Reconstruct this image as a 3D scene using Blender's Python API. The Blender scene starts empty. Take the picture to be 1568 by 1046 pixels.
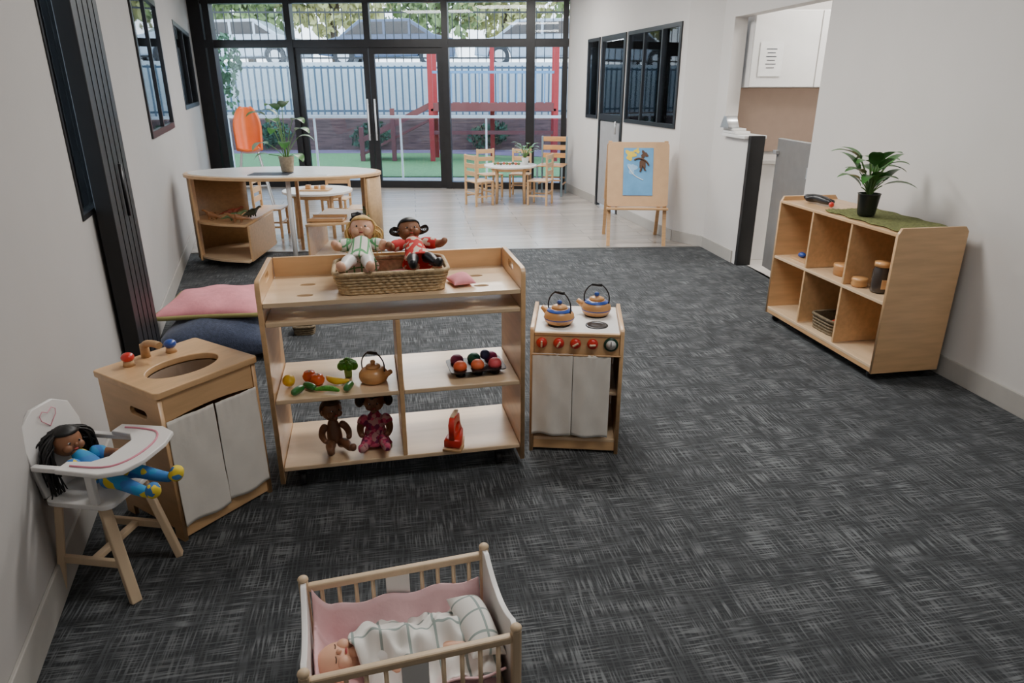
import bpy,bmesh,math,random
from math import sin,cos,pi,radians as rad
from mathutils import Vector,Matrix,Euler
random.seed(7)
S=bpy.context.scene; COL=S.collection
# ---------------------------------------------------------------- materials
def newmat(name):
    m=bpy.data.materials.new(name); m.use_nodes=True
    nt=m.node_tree; b=nt.nodes['Principled BSDF']; return m,nt,b
def M(name,col,rough=.5,metal=0,var=.06,scale=12,bump=0,stretch=(1,1,1),sheen=0,emit=0,coat=0,bscale=None):
    m,nt,b=newmat(name); N=nt.nodes; L=nt.links
    tc=N.new('ShaderNodeTexCoord'); mp=N.new('ShaderNodeMapping'); mp.inputs['Scale'].default_value=stretch
    L.new(tc.outputs['Object'],mp.inputs[0])
    nz=N.new('ShaderNodeTexNoise'); nz.inputs['Scale'].default_value=scale; nz.inputs['Detail'].default_value=4
    L.new(mp.outputs[0],nz.inputs['Vector'])
    r=N.new('ShaderNodeValToRGB'); r.color_ramp.elements[0].position=.3; r.color_ramp.elements[1].position=.7
    r.color_ramp.elements[0].color=tuple(max(0,c*(1-var)) for c in col)+(1,)
    r.color_ramp.elements[1].color=tuple(min(1,c*(1+var)) for c in col)+(1,)
    L.new(nz.outputs['Fac'],r.inputs[0]); L.new(r.outputs[0],b.inputs['Base Color'])
    b.inputs['Roughness'].default_value=rough; b.inputs['Metallic'].default_value=metal
    if coat: b.inputs['Coat Weight'].default_value=coat; b.inputs['Coat Roughness'].default_value=.2
    if sheen: b.inputs['Sheen Weight'].default_value=sheen
    if bump:
        bp=N.new('ShaderNodeBump'); bp.inputs['Strength'].default_value=bump; bp.inputs['Distance'].default_value=.01
        n2=N.new('ShaderNodeTexNoise'); n2.inputs['Scale'].default_value=bscale or scale*3; n2.inputs['Detail'].default_value=6
        L.new(mp.outputs[0],n2.inputs['Vector']); L.new(n2.outputs['Fac'],bp.inputs['Height']); L.new(bp.outputs[0],b.inputs['Normal'])
    return m
def ramp(nt,src,stops):
    r=nt.nodes.new('ShaderNodeValToRGB'); e=r.color_ramp.elements
    while len(e)<len(stops): e.new(.5)
    for i,(p,c) in enumerate(stops): e[i].position=p; e[i].color=(c if len(c)==4 else tuple(c)+(1,))
    nt.links.new(src,r.inputs[0]); return r.outputs[0]
def mth(nt,op,a,b=None):
    n=nt.nodes.new('ShaderNodeMath'); n.operation=op
    for i,x in enumerate((a,b)):
        if x is None: continue
        if isinstance(x,(int,float)): n.inputs[i].default_value=x
        else: nt.links.new(x,n.inputs[i])
    return n.outputs[0]
def noise_s(nt,vec,scale3,rot=0,sc=1,detail=3):
    mp=nt.nodes.new('ShaderNodeMapping'); mp.inputs['Scale'].default_value=scale3
    rm=nt.nodes.new('ShaderNodeMapping'); rm.inputs['Rotation'].default_value=(0,0,rot)
    nt.links.new(vec,rm.inputs[0]); nt.links.new(rm.outputs[0],mp.inputs[0])
    n=nt.nodes.new('ShaderNodeTexNoise'); n.inputs['Scale'].default_value=sc; n.inputs['Detail'].default_value=detail
    nt.links.new(mp.outputs[0],n.inputs['Vector']); return n.outputs['Fac']
def carpet():
    m,nt,b=newmat('carpet_weave'); L=nt.links
    tc=nt.nodes.new('ShaderNodeTexCoord').outputs['Object']; R=rad(-10)
    a=noise_s(nt,tc,(8,150,1),R,1,1); c=noise_s(nt,tc,(150,8,1),R,1,1)
    rm=nt.nodes.new('ShaderNodeMapping'); rm.inputs['Rotation'].default_value=(0,0,R); L.new(tc,rm.inputs[0])
    ch=nt.nodes.new('ShaderNodeTexChecker'); ch.inputs['Scale'].default_value=2.0; L.new(rm.outputs[0],ch.inputs['Vector'])
    la=ramp(nt,a,[(.45,(0,0,0)),(.60,(1,1,1))]); lc=ramp(nt,c,[(.45,(0,0,0)),(.60,(1,1,1))])
    pa=ramp(nt,noise_s(nt,tc,(12,5,1),R,1,2),[(.38,(.3,.3,.3)),(.60,(1,1,1))]); pc=ramp(nt,noise_s(nt,tc,(5,12,1),R,1,2),[(.38,(.3,.3,.3)),(.60,(1,1,1))])
    wa=mth(nt,'ADD',mth(nt,'MULTIPLY',ch.outputs['Fac'],.20),.68)
    wc=mth(nt,'SUBTRACT',1.56,wa)
    xa=mth(nt,'MULTIPLY',mth(nt,'MULTIPLY',la,wa),pa); xc=mth(nt,'MULTIPLY',mth(nt,'MULTIPLY',lc,wc),pc)
    x=mth(nt,'ADD',mth(nt,'MULTIPLY',mth(nt,'MAXIMUM',xa,xc),.7),mth(nt,'MULTIPLY',mth(nt,'ADD',xa,xc),.22))
    mac=noise_s(nt,tc,(1.2,1.2,1),0,1,3)
    x=mth(nt,'MULTIPLY',x,mth(nt,'ADD',mac,.5))
    col=ramp(nt,x,[(0,(.028,.031,.034)),(.45,(.070,.075,.080)),(1,(.165,.175,.183))])
    L.new(col,b.inputs['Base Color']); b.inputs['Roughness'].default_value=.85
    b.inputs['Specular IOR Level'].default_value=.3
    bp=nt.nodes.new('ShaderNodeBump'); bp.inputs['Strength'].default_value=.35; bp.inputs['Distance'].default_value=.003
    L.new(x,bp.inputs['Height']); L.new(bp.outputs[0],b.inputs['Normal']); return m
def vinyl():
    m,nt,b=newmat('vinyl_planks'); L=nt.links
    tc=nt.nodes.new('ShaderNodeTexCoord').outputs['Object']
    rm=nt.nodes.new('ShaderNodeMapping'); rm.inputs['Rotation'].default_value=(0,0,rad(-8)); L.new(tc,rm.inputs[0])
    br=nt.nodes.new('ShaderNodeTexBrick'); br.inputs['Scale'].default_value=1; br.inputs['Brick Width'].default_value=1.2
    br.inputs['Row Height'].default_value=.18; br.inputs['Mortar Size'].default_value=.003
    br.inputs['Color1'].default_value=(.50,.45,.40,1); br.inputs['Color2'].default_value=(.38,.345,.31,1); br.inputs['Mortar'].default_value=(.20,.18,.16,1)
    L.new(rm.outputs[0],br.inputs['Vector'])
    n=noise_s(nt,tc,(3,40,1),rad(-8),1,5)
    mx=nt.nodes.new('ShaderNodeMixRGB'); mx.blend_type='MULTIPLY'; mx.inputs[0].default_value=.6
    L.new(br.outputs['Color'],mx.inputs[1]); L.new(ramp(nt,n,[(.3,(.7,.7,.7)),(.7,(1,1,1))]),mx.inputs[2])
    L.new(mx.outputs[0],b.inputs['Base Color']); b.inputs['Roughness'].default_value=.22; b.inputs['Specular IOR Level'].default_value=1.0; return m
def glassm(name,tint=(.93,.97,1),fr=1.35):
    m,nt,b=newmat(name); nt.nodes.remove(b); out=[n for n in nt.nodes if n.type=='OUTPUT_MATERIAL'][0]
    t=nt.nodes.new('ShaderNodeBsdfTransparent'); t.inputs[0].default_value=tuple(tint)+(1,)
    g=nt.nodes.new('ShaderNodeBsdfGlossy'); g.inputs['Roughness'].default_value=.02
    f=nt.nodes.new('ShaderNodeFresnel'); f.inputs[0].default_value=fr
    x=nt.nodes.new('ShaderNodeMixShader'); nt.links.new(f.outputs[0],x.inputs[0]); nt.links.new(t.outputs[0],x.inputs[1]); nt.links.new(g.outputs[0],x.inputs[2])
    nt.links.new(x.outputs[0],out.inputs[0]); return m
def plaid(name,base,line,k=22,w=.12,line2=None):
    m,nt,b=newmat(name); L=nt.links
    tc=nt.nodes.new('ShaderNodeTexCoord').outputs['Object']; sp=nt.nodes.new('ShaderNodeSeparateXYZ'); L.new(tc,sp.inputs[0])
    fx=mth(nt,'LESS_THAN',mth(nt,'FRACT',mth(nt,'MULTIPLY',sp.outputs[0],k)),w)
    fy=mth(nt,'LESS_THAN',mth(nt,'FRACT',mth(nt,'MULTIPLY',sp.outputs[1],k)),w)
    f=mth(nt,'MAXIMUM',fx,fy)
    L.new(ramp(nt,f,[(0,base),(1,line)]),b.inputs['Base Color']); b.inputs['Roughness'].default_value=.9; return m
def voron(name,cols,scale=40,rough=.8):
    m,nt,b=newmat(name)
    tc=nt.nodes.new('ShaderNodeTexCoord').outputs['Object']; v=nt.nodes.new('ShaderNodeTexVoronoi'); v.inputs['Scale'].default_value=scale
    nt.links.new(tc,v.inputs['Vector']); n=len(cols)
    sp=nt.nodes.new('ShaderNodeSeparateColor'); nt.links.new(v.outputs['Color'],sp.inputs[0])
    c=ramp(nt,sp.outputs[0],[(i/n,x) for i,x in enumerate(cols)]); 
    for nd in nt.nodes:
        if nd.type=='VALTORGB': nd.color_ramp.interpolation='CONSTANT'
    nt.links.new(c,b.inputs['Base Color']); b.inputs['Roughness'].default_value=rough; return m
WOOD=M('birch_wood',(.64,.40,.205),.36,var=.10,scale=3,stretch=(1.5,12,12),coat=.25)
WOODE=M('birch_edge',(.55,.33,.16),.45,var=.12,scale=5,stretch=(2,14,14))
WOODL=M('pale_wood',(.72,.53,.34),.26,var=.07,scale=3,stretch=(1,9,9),coat=.4)
WOODT=M('toy_wood',(.60,.31,.12),.35,var=.15,scale=8,stretch=(1,1,6),coat=.3)
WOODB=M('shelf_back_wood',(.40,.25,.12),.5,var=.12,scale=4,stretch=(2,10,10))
WOODC=M('cream_wood',(.66,.50,.33),.45,var=.06,scale=4,stretch=(8,8,1))
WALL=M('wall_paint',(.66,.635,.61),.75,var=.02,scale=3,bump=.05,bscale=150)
WALL_SHADED=M('wall_paint_shaded',(.44,.42,.405),.75,var=.02,scale=3,bump=.05,bscale=150)  # wall paint darkened: the left wall's shade is put into the colour
CEIL=M('ceiling_paint',(.8,.8,.8),.9,var=.02)
BASE=M('skirting_paint',(.43,.41,.38),.6,var=.03)
BLACK=M('black_aluminium',(.012,.012,.014),.35,var=.2)
BLACKP=M('black_powdercoat',(.007,.007,.008),.5,var=.2)
WHITE=M('white_paint',(.78,.76,.74),.4,var=.02)
WHITEL=M('white_laminate',(.80,.79,.77),.25,var=.02)
CLOTH=M('calico_cloth',(.78,.74,.68),.9,var=.03,scale=12,bump=.12,bscale=30)
STEEL=M('stainless_steel',(.62,.63,.64),.35,metal=.85,var=.05)
GREYD=M('grey_gate',(.27,.26,.25),.35,metal=.4,var=.06)
DGLASS=M('dark_glass_jar',(.05,.04,.035),.12,var=.2)
RED=M('red_paint',(.62,.03,.02),.3,var=.06,coat=.4); BLUE=M('blue_paint',(.02,.07,.35),.3,coat=.4)
PINK=M('pink_cloth',(.74,.28,.32),.9,var=.08,scale=15,bump=.2); PINKL=M('light_pink_cloth',(.78,.50,.52),.9,var=.05,scale=15,bump=.3,bscale=25)
NAVY=M('denim_cloth',(.055,.07,.12),.95,var=.25,scale=60,bump=.3,sheen=.15); OLIVE=M('olive_piping',(.30,.27,.10),.9)
WICK=M('wicker',(.50,.36,.20),.7,var=.25,scale=60,bump=.4); WICKD=M('dark_wicker',(.16,.12,.07),.8,var=.3,scale=60,bump=.4)
LEAF=M('leaf_green',(.045,.15,.03),.35,var=.35,scale=14); SOIL=M('soil',(.03,.02,.012),.95,var=.4,scale=60)
POTG=M('black_pot',(.01,.014,.012),.35); POTB=M('basket_pot',(.35,.27,.18),.8,var=.2,scale=50,bump=.4)
GRASS=M('turf_mat',(.15,.16,.05),.95,var=.4,scale=80,bump=.6,bscale=200)
SKINL=M('doll_skin_light',(.75,.42,.28),.45,var=.04); SKINB=M('doll_skin_brown',(.17,.075,.038),.4,var=.08); SKINM=M('doll_skin_tan',(.27,.12,.06),.5)
HAIRK=M('black_hair',(.006,.005,.005),.5,var=.4,scale=80); HAIRY=M('yellow_yarn',(.65,.43,.16),.8,var=.2,scale=80); HAIRB=M('brown_hair',(.05,.025,.015),.6,var=.3,scale=80)
GL=glassm('window_glass'); GLB=glassm('balustrade_glass',(.74,.80,.90),1.2)
HOLE=M('dark_basin_wood',(.16,.09,.045),.6)
# ---------------------------------------------------------------- builders
def add(name,me,mat,parent=None,loc=(0,0,0),rot=(0,0,0),scale=(1,1,1),smooth=False):
    o=bpy.data.objects.new(name,me); COL.objects.link(o); o.location=loc; o.rotation_euler=rot; o.scale=scale
    if mat is not None: me.materials.append(mat)
    if parent is not None: o.parent=parent
    if smooth:
        for p in me.polygons: p.use_smooth=True
    return o
def root(name,loc=(0,0,0),rz=0,s=1,rot=None):
    e=bpy.data.objects.new(name,None); COL.objects.link(e); e.location=loc; e.empty_display_size=.1
    e.rotation_euler=rot if rot else (0,0,rz); e.scale=(s,s,s); return e
def bm_box(bm,c,s,bev=0,rot=None):
    r=bmesh.ops.create_cube(bm,size=1); vs=r['verts']
    for v in vs: v.co=Vector((v.co.x*s[0],v.co.y*s[1],v.co.z*s[2]))
    if bev:
        es=list({e for v in vs for e in v.link_edges})
        rr_=bmesh.ops.bevel(bm,geom=es,offset=min(bev,min(s)*.45),segments=2,affect='EDGES',profile=.5)
        vs=list({v for f in rr_['faces'] for v in f.verts}|{v for v in vs if v.is_valid})
    mt=Matrix.Translation(c)
    if rot: mt=mt@Euler(rot).to_matrix().to_4x4()
    for v in vs: v.co=mt@v.co
def boxes(name,lst,mat,parent=None,loc=(0,0,0),rot=(0,0,0),bev=0):
    bm=bmesh.new()
    for it in lst: bm_box(bm,it[0],it[1],bev,it[2] if len(it)>2 else None)
    me=bpy.data.meshes.new(name); bm.to_mesh(me); bm.free(); return add(name,me,mat,parent,loc,rot)
def box(name,c,s,mat,parent=None,bev=.003,rot=None,rz=0):
    bm=bmesh.new(); bm_box(bm,(0,0,0),s,bev); me=bpy.data.meshes.new(name); bm.to_mesh(me); bm.free()
    return add(name,me,mat,parent,c,rot if rot else (0,0,rz))
def cyl(name,p1,p2,r1,r2,mat,parent=None,n=16):
    p1=Vector(p1);p2=Vector(p2); d=p2-p1
    bm=bmesh.new(); bmesh.ops.create_cone(bm,cap_ends=True,segments=n,radius1=r1,radius2=r2,depth=d.length)
    q=d.to_track_quat('Z','Y'); bm.transform(q.to_matrix().to_4x4())
    me=bpy.data.meshes.new(name); bm.to_mesh(me); bm.free(); o=add(name,me,mat,parent,(p1+p2)/2)
    for p in me.polygons: p.use_smooth=len(p.vertices)==4
    return o
def lathe(name,prof,mat,parent=None,loc=(0,0,0),rot=(0,0,0),scale=(1,1,1),n=28):
    bm=bmesh.new(); rings=[]
    for r,z in prof:
        if r<1e-6: rings.append([bm.verts.new((0,0,z))])
        else: rings.append([bm.verts.new((r*cos(2*pi*i/n),r*sin(2*pi*i/n),z)) for i in range(n)])
    for a,b in zip(rings,rings[1:]):
        for i in range(n):
            j=(i+1)%n
            if len(a)==1 and len(b)==1: continue
            if len(a)==1: bm.faces.new((a[0],b[i],b[j]))
            elif len(b)==1: bm.faces.new((a[i],a[j],b[0]))
            else: bm.faces.new((a[i],a[j],b[j],b[i]))
    bmesh.ops.recalc_face_normals(bm,faces=bm.faces)
    me=bpy.data.meshes.new(name); bm.to_mesh(me); bm.free(); return add(name,me,mat,parent,loc,rot,scale,True)
def ball(name,c,r,mat,parent=None,rot=(0,0,0),n=20):
    if isinstance(r,(int,float)): r=(r,r,r)
    bm=bmesh.new(); bmesh.ops.create_uvsphere(bm,u_segments=n,v_segments=n//2+2,radius=1)
    for v in bm.verts: v.co=Vector((v.co.x*r[0],v.co.y*r[1],v.co.z*r[2]))
    me=bpy.data.meshes.new(name); bm.to_mesh(me); bm.free(); return add(name,me,mat,parent,c,rot,smooth=True)
def tube(name,paths,r,mat,parent=None,cyc=False,loc=(0,0,0),rot=(0,0,0),smooth=True):
    if not isinstance(paths[0][0],(list,tuple,Vector)): paths=[paths]
    cu=bpy.data.curves.new(name,'CURVE'); cu.dimensions='3D'; cu.bevel_depth=r; cu.bevel_resolution=2; cu.use_fill_caps=True
    for p in paths:
        sp=cu.splines.new('NURBS' if smooth and len(p)>2 else 'POLY'); sp.points.add(len(p)-1)
        for i,q in enumerate(p): sp.points[i].co=(q[0],q[1],q[2],1); sp.points[i].radius=q[3] if len(q)>3 else 1
        sp.use_cyclic_u=cyc
        if sp.type=='NURBS': sp.order_u=3; sp.use_endpoint_u=not cyc; sp.resolution_u=4
    cu.materials.append(mat)
    o=bpy.data.objects.new(name,cu); COL.objects.link(o); o.location=loc; o.rotation_euler=rot
    if parent is not None: o.parent=parent
    return o
def shape(name,outer,holes,th,mat,parent=None,loc=(0,0,0),rot=(0,0,0),bev=0):
    cu=bpy.data.curves.new(name,'CURVE'); cu.dimensions='2D'; cu.fill_mode='BOTH'; cu.extrude=max(th/2-bev,.0001); cu.bevel_depth=bev; cu.offset=-bev
    for poly in [outer]+list(holes):
        sp=cu.splines.new('POLY'); sp.points.add(len(poly)-1); sp.use_cyclic_u=True
        for i,q in enumerate(poly): sp.points[i].co=(q[0],q[1],0,1)
    t=bpy.data.objects.new('tmp',cu); COL.objects.link(t); bpy.context.view_layer.update()
    me=bpy.data.meshes.new_from_object(t.evaluated_get(bpy.context.evaluated_depsgraph_get()))
    bpy.data.objects.remove(t); me.materials.clear()
    return add(name,me,mat,parent,loc,rot)
YZ=(pi/2,0,pi/2); XZ=(pi/2,0,0)
def rr(w,h,r,cx=0,cy=0,n=5):
    P=[]
    for sx,sy,a0 in ((1,1,0),(-1,1,90),(-1,-1,180),(1,-1,270)):
        for i in range(n+1):
            a=rad(a0+90*i/n); P.append((cx+sx*(w/2-r)+r*cos(a),cy+sy*(h/2-r)+r*sin(a)))
    return P
def el(rx,ry,cx=0,cy=0,n=32,a0=0,a1=360):
    full=(a1-a0)>=360; k=n if full else n-1
    return [(cx+rx*cos(rad(a0+(a1-a0)*i/k)),cy+ry*sin(rad(a0+(a1-a0)*i/k))) for i in range(n)]
def skinfig(name,verts,edges,rads,mat,parent=None,loc=(0,0,0),rot=(0,0,0),sub=2,rt=0):
    me=bpy.data.meshes.new(name); me.from_pydata(verts,edges,[]); o=add(name,me,mat,parent,loc,rot)
    o.modifiers.new('skin','SKIN'); sv=me.skin_vertices[0].data
    for i,r in enumerate(rads): sv[i].radius=(r,r); sv[i].use_root=(i==rt)
    o.modifiers['skin'].use_smooth_shade=True
    s=o.modifiers.new('sub','SUBSURF'); s.levels=sub; s.render_levels=sub; return o
def gridmesh(name,nx,ny,fn,mat,parent=None,loc=(0,0,0),rot=(0,0,0),closed=False):
    vs=[fn(i/nx,j/ny) for j in range(ny+1) for i in range(nx+1)]
    fs=[(j*(nx+1)+i,j*(nx+1)+i+1,(j+1)*(nx+1)+i+1,(j+1)*(nx+1)+i) for j in range(ny) for i in range(nx)]
    me=bpy.data.meshes.new(name); me.from_pydata(vs,[],fs); return add(name,me,mat,parent,loc,rot,smooth=True)
def curtain(name,w,h,loc,mat,parent,folds=5,amp=.008,ph=0,flare=0):
    def fn(a,b):
        z=h*b; k=1-b
        g_=.0009*sin(a*38+ph)*b**10
        return (a*w*(1+flare*k)-w*flare*k*.5, g_+amp*.7*(sin(a*folds*2*pi+ph+.8*sin(b*2+ph))*(.25+.75*k)+.4*sin(a*folds*3.7+b*3+ph)*k)+.0010*sin(a*9+b*11+ph)+.0006*sin(a*14-b*17+ph)-.006*k, z+.004*sin(a*7+ph)*k)
    o=gridmesh(name,40,30,fn,mat,parent,loc); s=o.modifiers.new('s','SOLIDIFY'); s.thickness=.0015; return o
def pillow(name,a,b,h,mat,parent=None,loc=(0,0,0),rot=(0,0,0),flat=.25,pw=.5):
    n=24; vs=[];fs=[]
    for s in (1,-1):
        base=len(vs)
        for j in range(n+1):
            for i in range(n+1):
                u=-1+2*i/n; v=-1+2*j/n; u=sin(u*pi/2); v=sin(v*pi/2)
                x=a*u*(1-.07*(1-v*v)); y=b*v*(1-.07*(1-u*u))
                z=((1-u*u)*(1-v*v))**pw
                z=z*(h if s>0 else -h*flat)+.01*sin(x*23)*sin(y*19+1)*z
                vs.append((x,y,z))
        for j in range(n):
            for i in range(n):
                q=(base+j*(n+1)+i,base+j*(n+1)+i+1,base+(j+1)*(n+1)+i+1,base+(j+1)*(n+1)+i)
                fs.append(q if s>0 else q[::-1])
    me=bpy.data.meshes.new(name); me.from_pydata(vs,[],fs); return add(name,me,mat,parent,loc,rot,smooth=True)
def leaves(name,specs,mat,parent,loc=(0,0,0)):
    vs=[];fs=[]
    for (bx,by,bz),az,pi0,Ln,W,dr in specs:
        p=Vector((bx,by,bz)); side=Vector((-sin(az),cos(az),0)); pit=pi0; n=8; b0=len(vs)
        for i in range(n+1):
            t=i/n; w=W*.5*(sin(pi*min(1,t**.75)))**.8 if 0<t<1 else .0005
            up=Vector((-sin(pit)*cos(az),-sin(pit)*sin(az),cos(pit)))
            vs+= [tuple(p+side*w+up*w*.18),tuple(p),tuple(p-side*w+up*w*.18)]
            d=Vector((cos(pit)*cos(az),cos(pit)*sin(az),sin(pit))); p=p+d*Ln/n; pit-=dr/n
        for i in range(n):
            k=b0+i*3; fs+=[(k,k+1,k+4,k+3),(k+1,k+2,k+5,k+4)]
    me=bpy.data.meshes.new(name); me.from_pydata(vs,[],fs); return add(name,me,mat,parent,loc,smooth=True)
def basket(name,w,d,h,mat,loc,rz=0,rows=6,tr=.006,lip=True,flare=.08):
    g=root(name,loc,rz); ps=[]
    def path(W,D,z,ph):
        pts=rr(W,D,min(W,D)*.18,n=4); out=[]
        P=[Vector((x,y,0)) for x,y in pts]; L=sum((P[(i+1)%len(P)]-P[i]).length for i in range(len(P))); n=max(24,int(L/.014)//2*2)
        acc=0;i=0;seg=(P[1]-P[0]).length;st=L/n
        for k in range(n):
            tgt=k*st
            while acc+seg<tgt and i<len(P)-1: acc+=seg;i+=1;seg=(P[(i+1)%len(P)]-P[i]).length
            t=(tgt-acc)/max(seg,1e-6); q=P[i].lerp(P[(i+1)%len(P)],min(1,t)); o=(tr*.55)*(1 if (k+ph)%2 else -1)
            q=q*(1+o/max(q.length,.01)); out.append((q.x,q.y,z))
        return out
    for r in range(rows):
        t=r/(rows-1); f=1+flare*t; ps.append(path(w*f-2*tr,d*f-2*tr,tr+(h-tr*2)*t,r))
    tube('weave',ps,tr*.95,mat,g,cyc=True)
    f=1+flare; tube('rim',[[(x,y,h) for x,y in rr(w*f-2*tr,d*f-2*tr,min(w,d)*.18)]],tr*1.5,mat,g,cyc=True)
    shape('base',rr(w-2*tr,d-2*tr,min(w,d)*.18),[],.006,mat,g,(0,0,.006))
    f2=1+flare*.5
    shape('lining',rr(w*f2-2.5*tr,d*f2-2.5*tr,min(w,d)*.18),[rr(w*f2-4.5*tr,d*f2-4.5*tr,min(w,d)*.16)],h-.012,mat,g,(0,0,h/2))
    return g
def frame_root(name,p0,p1,z=0):
    a=math.atan2(p1[1]-p0[1],p1[0]-p0[0]); return root(name,(p0[0],p0[1],z),a)
def wallseg(name,p0,p1,H,ops,side,mat,th=.12,z0=0,sa_=0,sb_=None):
    L=sb_ if sb_ else math.hypot(p1[0]-p0[0],p1[1]-p0[1]); a=math.atan2(p1[1]-p0[1],p1[0]-p0[0]); B=[]; x=sa_
    y=side*th/2
    for s0,s1,a0,a1 in sorted(ops):
        if s0>x+.001: B.append((((x+s0)/2,y,(z0+H)/2),(s0-x,th,H-z0)))
        if a0>z0+.001: B.append((((s0+s1)/2,y,(z0+a0)/2),(s1-s0,th,a0-z0)))
        if a1<H-.001: B.append((((s0+s1)/2,y,(H+a1)/2),(s1-s0,th,H-a1)))
        x=s1
    if x<L-.001: B.append((((x+L)/2,y,(z0+H)/2),(L-x,th,H-z0)))
    return boxes(name,B,mat,None,(p0[0],p0[1],0),(0,0,a))
def wpt(p0,p1,s,off=0):
    L=math.hypot(p1[0]-p0[0],p1[1]-p0[1]); dx=(p1[0]-p0[0])/L; dy=(p1[1]-p0[1])/L
    return (p0[0]+dx*s-dy*off,p0[1]+dy*s+dx*off)
def window(name,p0,p1,s0,s1,z0,z1,side,mull=(),fw=.05,th=.05,proj=.015):
    g=frame_root(name,p0,p1); y=side*(th/2-proj); W=s1-s0; Hh=z1-z0
    B=[((s0+W/2,y,z0+fw/2),(W,th,fw)),((s0+W/2,y,z1-fw/2),(W,th,fw)),((s0+fw/2,y,z0+Hh/2),(fw,th,Hh-2*fw)),((s1-fw/2,y,z0+Hh/2),(fw,th,Hh-2*fw))]
    for m_ in mull: B.append(((m_,y,z0+Hh/2),(fw*.8,th*.8,Hh-2*fw)))
    boxes('frame',B,BLACK,g); box('glass',(s0+W/2,side*.006,z0+Hh/2),(W-fw,.008,Hh-fw),GL,g,0); return g
# ---------------------------------------------------------------- room shell
H=2.75
NW0=(-1.25,-2.6); L0=(-.93,.4); L1=(-4.77,11.1)
R0=(3.305,-2.6); R1=(1.894,6.70); R2=(1.656,7.01); R3=(.821,10.75)
def xl(y): return -.789-.359*y
def xr(y): return 2.91-.152*y
shape('floor_carpet',[(-1.35,-2.7),(-1.03,.4),(xl(6.42)-.1,6.42),(1.93,6.72),(xr(6.2)+.1,6.2),(3.4,-2.7)],[],.05,carpet(),None,(0,0,-.025))
shape('floor_vinyl',[(xl(6.42)-.1,6.42),(1.93,6.72),(1.75,7.05),(.92,10.8),(.92,10.87),(-4.87,11.25)],[],.05,vinyl(),None,(0,0,-.025))
box('trim_1',((xl(6.42)+1.9)/2,6.57,.003),(4.95,.03,.008),GREYD,None,.001,rz=math.atan2(.30,5.05))
shape('ceiling',[(-1.45,-2.8),(-1.1,.4),(-4.95,11.3),(.95,10.95),(1.75,7.1),(4.2,7.0),(4.2,4.4),(3.5,4.4),(3.5,-2.8)],[],.06,CEIL,None,(0,0,H+.03))
LL=math.hypot(L1[0]-L0[0],L1[1]-L0[1])
def sL(y): return (y-.4)/(10.7/LL)
lw=[(sL(2.90),sL(3.60),.96,2.5),(sL(5.3),sL(6.85),1.13,2.22),(sL(8.40),sL(10.6),1.24,2.2)]
wallseg('wall_left',L0,L1,H,lw,1,WALL_SHADED)
for i,(a,b_,c,d) in enumerate(lw): window('window_%d'%(i+1),L0,L1,a,b_,c,d,1,mull=() if i==0 else ((a+b_)/2,),fw=.05 if i else .022,th=.03 if i else .02,proj=.015 if i==1 else .006)
wallseg('wall_left_near',NW0,L0,H,[],1,WALL_SHADED)
wallseg('wall_behind',(-1.37,-2.6),(3.43,-2.6),H,[],-1,WALL)
def sR(y): return (y+2.6)/.9887
wallseg('wall_right',R0,R1,H,[],-1,WALL,sb_=sR(5.07))
wallseg('wall_right_lintel',R0,R1,H,[],-1,WALL,z0=2.06,sa_=sR(5.07),sb_=sR(6.49))
wallseg('wall_right_nib',R0,R1,H,[(sR(6.0),sR(6.49),1.08,H)],-1,WALL,sa_=sR(6.0))
wallseg('wall_return',R1,R2,H,[],-1,WALL)
def sW(y): return (y-7.01)/.976
ww=[(sW(7.13),sW(8.47),1.10,2.08),(sW(8.53),sW(9.34),0,2.08),(sW(9.4),sW(9.86),1.10,2.08)]
wallseg('wall_right_far',R2,R3,H,ww,-1,WALL)
window('window_4',R2,R3,ww[0][0],ww[0][1],1.10,2.08,-1,mull=(sW(7.56),sW(8.02)),fw=.04,th=.03)
window('window_5',R2,R3,ww[2][0],ww[2][1],1.10,2.08,-1,fw=.04,th=.03)
g=frame_root('door_1',R2,R3); a,b_=ww[1][0],ww[1][1]
boxes('frame',[((a+.03,-.01,1.04),(.06,.05,2.08)),((b_-.03,-.01,1.04),(.06,.05,2.08)),(((a+b_)/2,-.01,2.05),(b_-a-.12,.05,.06)),(((a+b_)/2,-.01,1.13),(b_-a-.12,.05,.08))],BLACK,g)
box('panel',((a+b_)/2,-.015,.56),(b_-a-.13,.04,1.05),M('door_grey',(.33,.33,.34),.5),g); box('glass',((a+b_)/2,-.01,1.58),(b_-a-.13,.008,.86),GL,g,0)
cyl('handle',(a+.13,.04,.95),(a+.13,.04,1.1),.01,.01,STEEL,g)
def bb(name,p0,p1,s0,s1,side,h=.11):
    g=wpt(p0,p1,(s0+s1)/2,side*.006); an=math.atan2(p1[1]-p0[1],p1[0]-p0[0])
    return box(name,(g[0],g[1],h/2),(s1-s0,.012,h),BASE,None,.003,rz=an)
bb('baseboard_left',L0,L1,0,LL,-1,.12); bb('baseboard_right',R0,R1,0,sR(5.07),1); bb('baseboard_kitchen',R0,R1,sR(6.06),sR(6.70),1)
bb('baseboard_return',R1,R2,0,.38,1); bb('baseboard_right_far',R2,R3,0,ww[1][0],1); bb('baseboard_right_corner',R2,R3,ww[1][1],3.8,1)
g=frame_root('folding_door_post',L0,L1); s0=sL(3.07)
boxes('leaves',[((s0+.06+i*.12,-.052,H/2),(.112,.070,H-.01)) for i in range(5)],BLACKP,g,bev=.004)
boxes('seals',[((s0+.12+i*.12,-.055,H/2),(.006,.070,H-.01)) for i in range(4)],BLACK,g)
cyl('pull',(s0+.3,-.10,.9),(s0+.3,-.10,1.15),.008,.008,BLACK,g)
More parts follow.
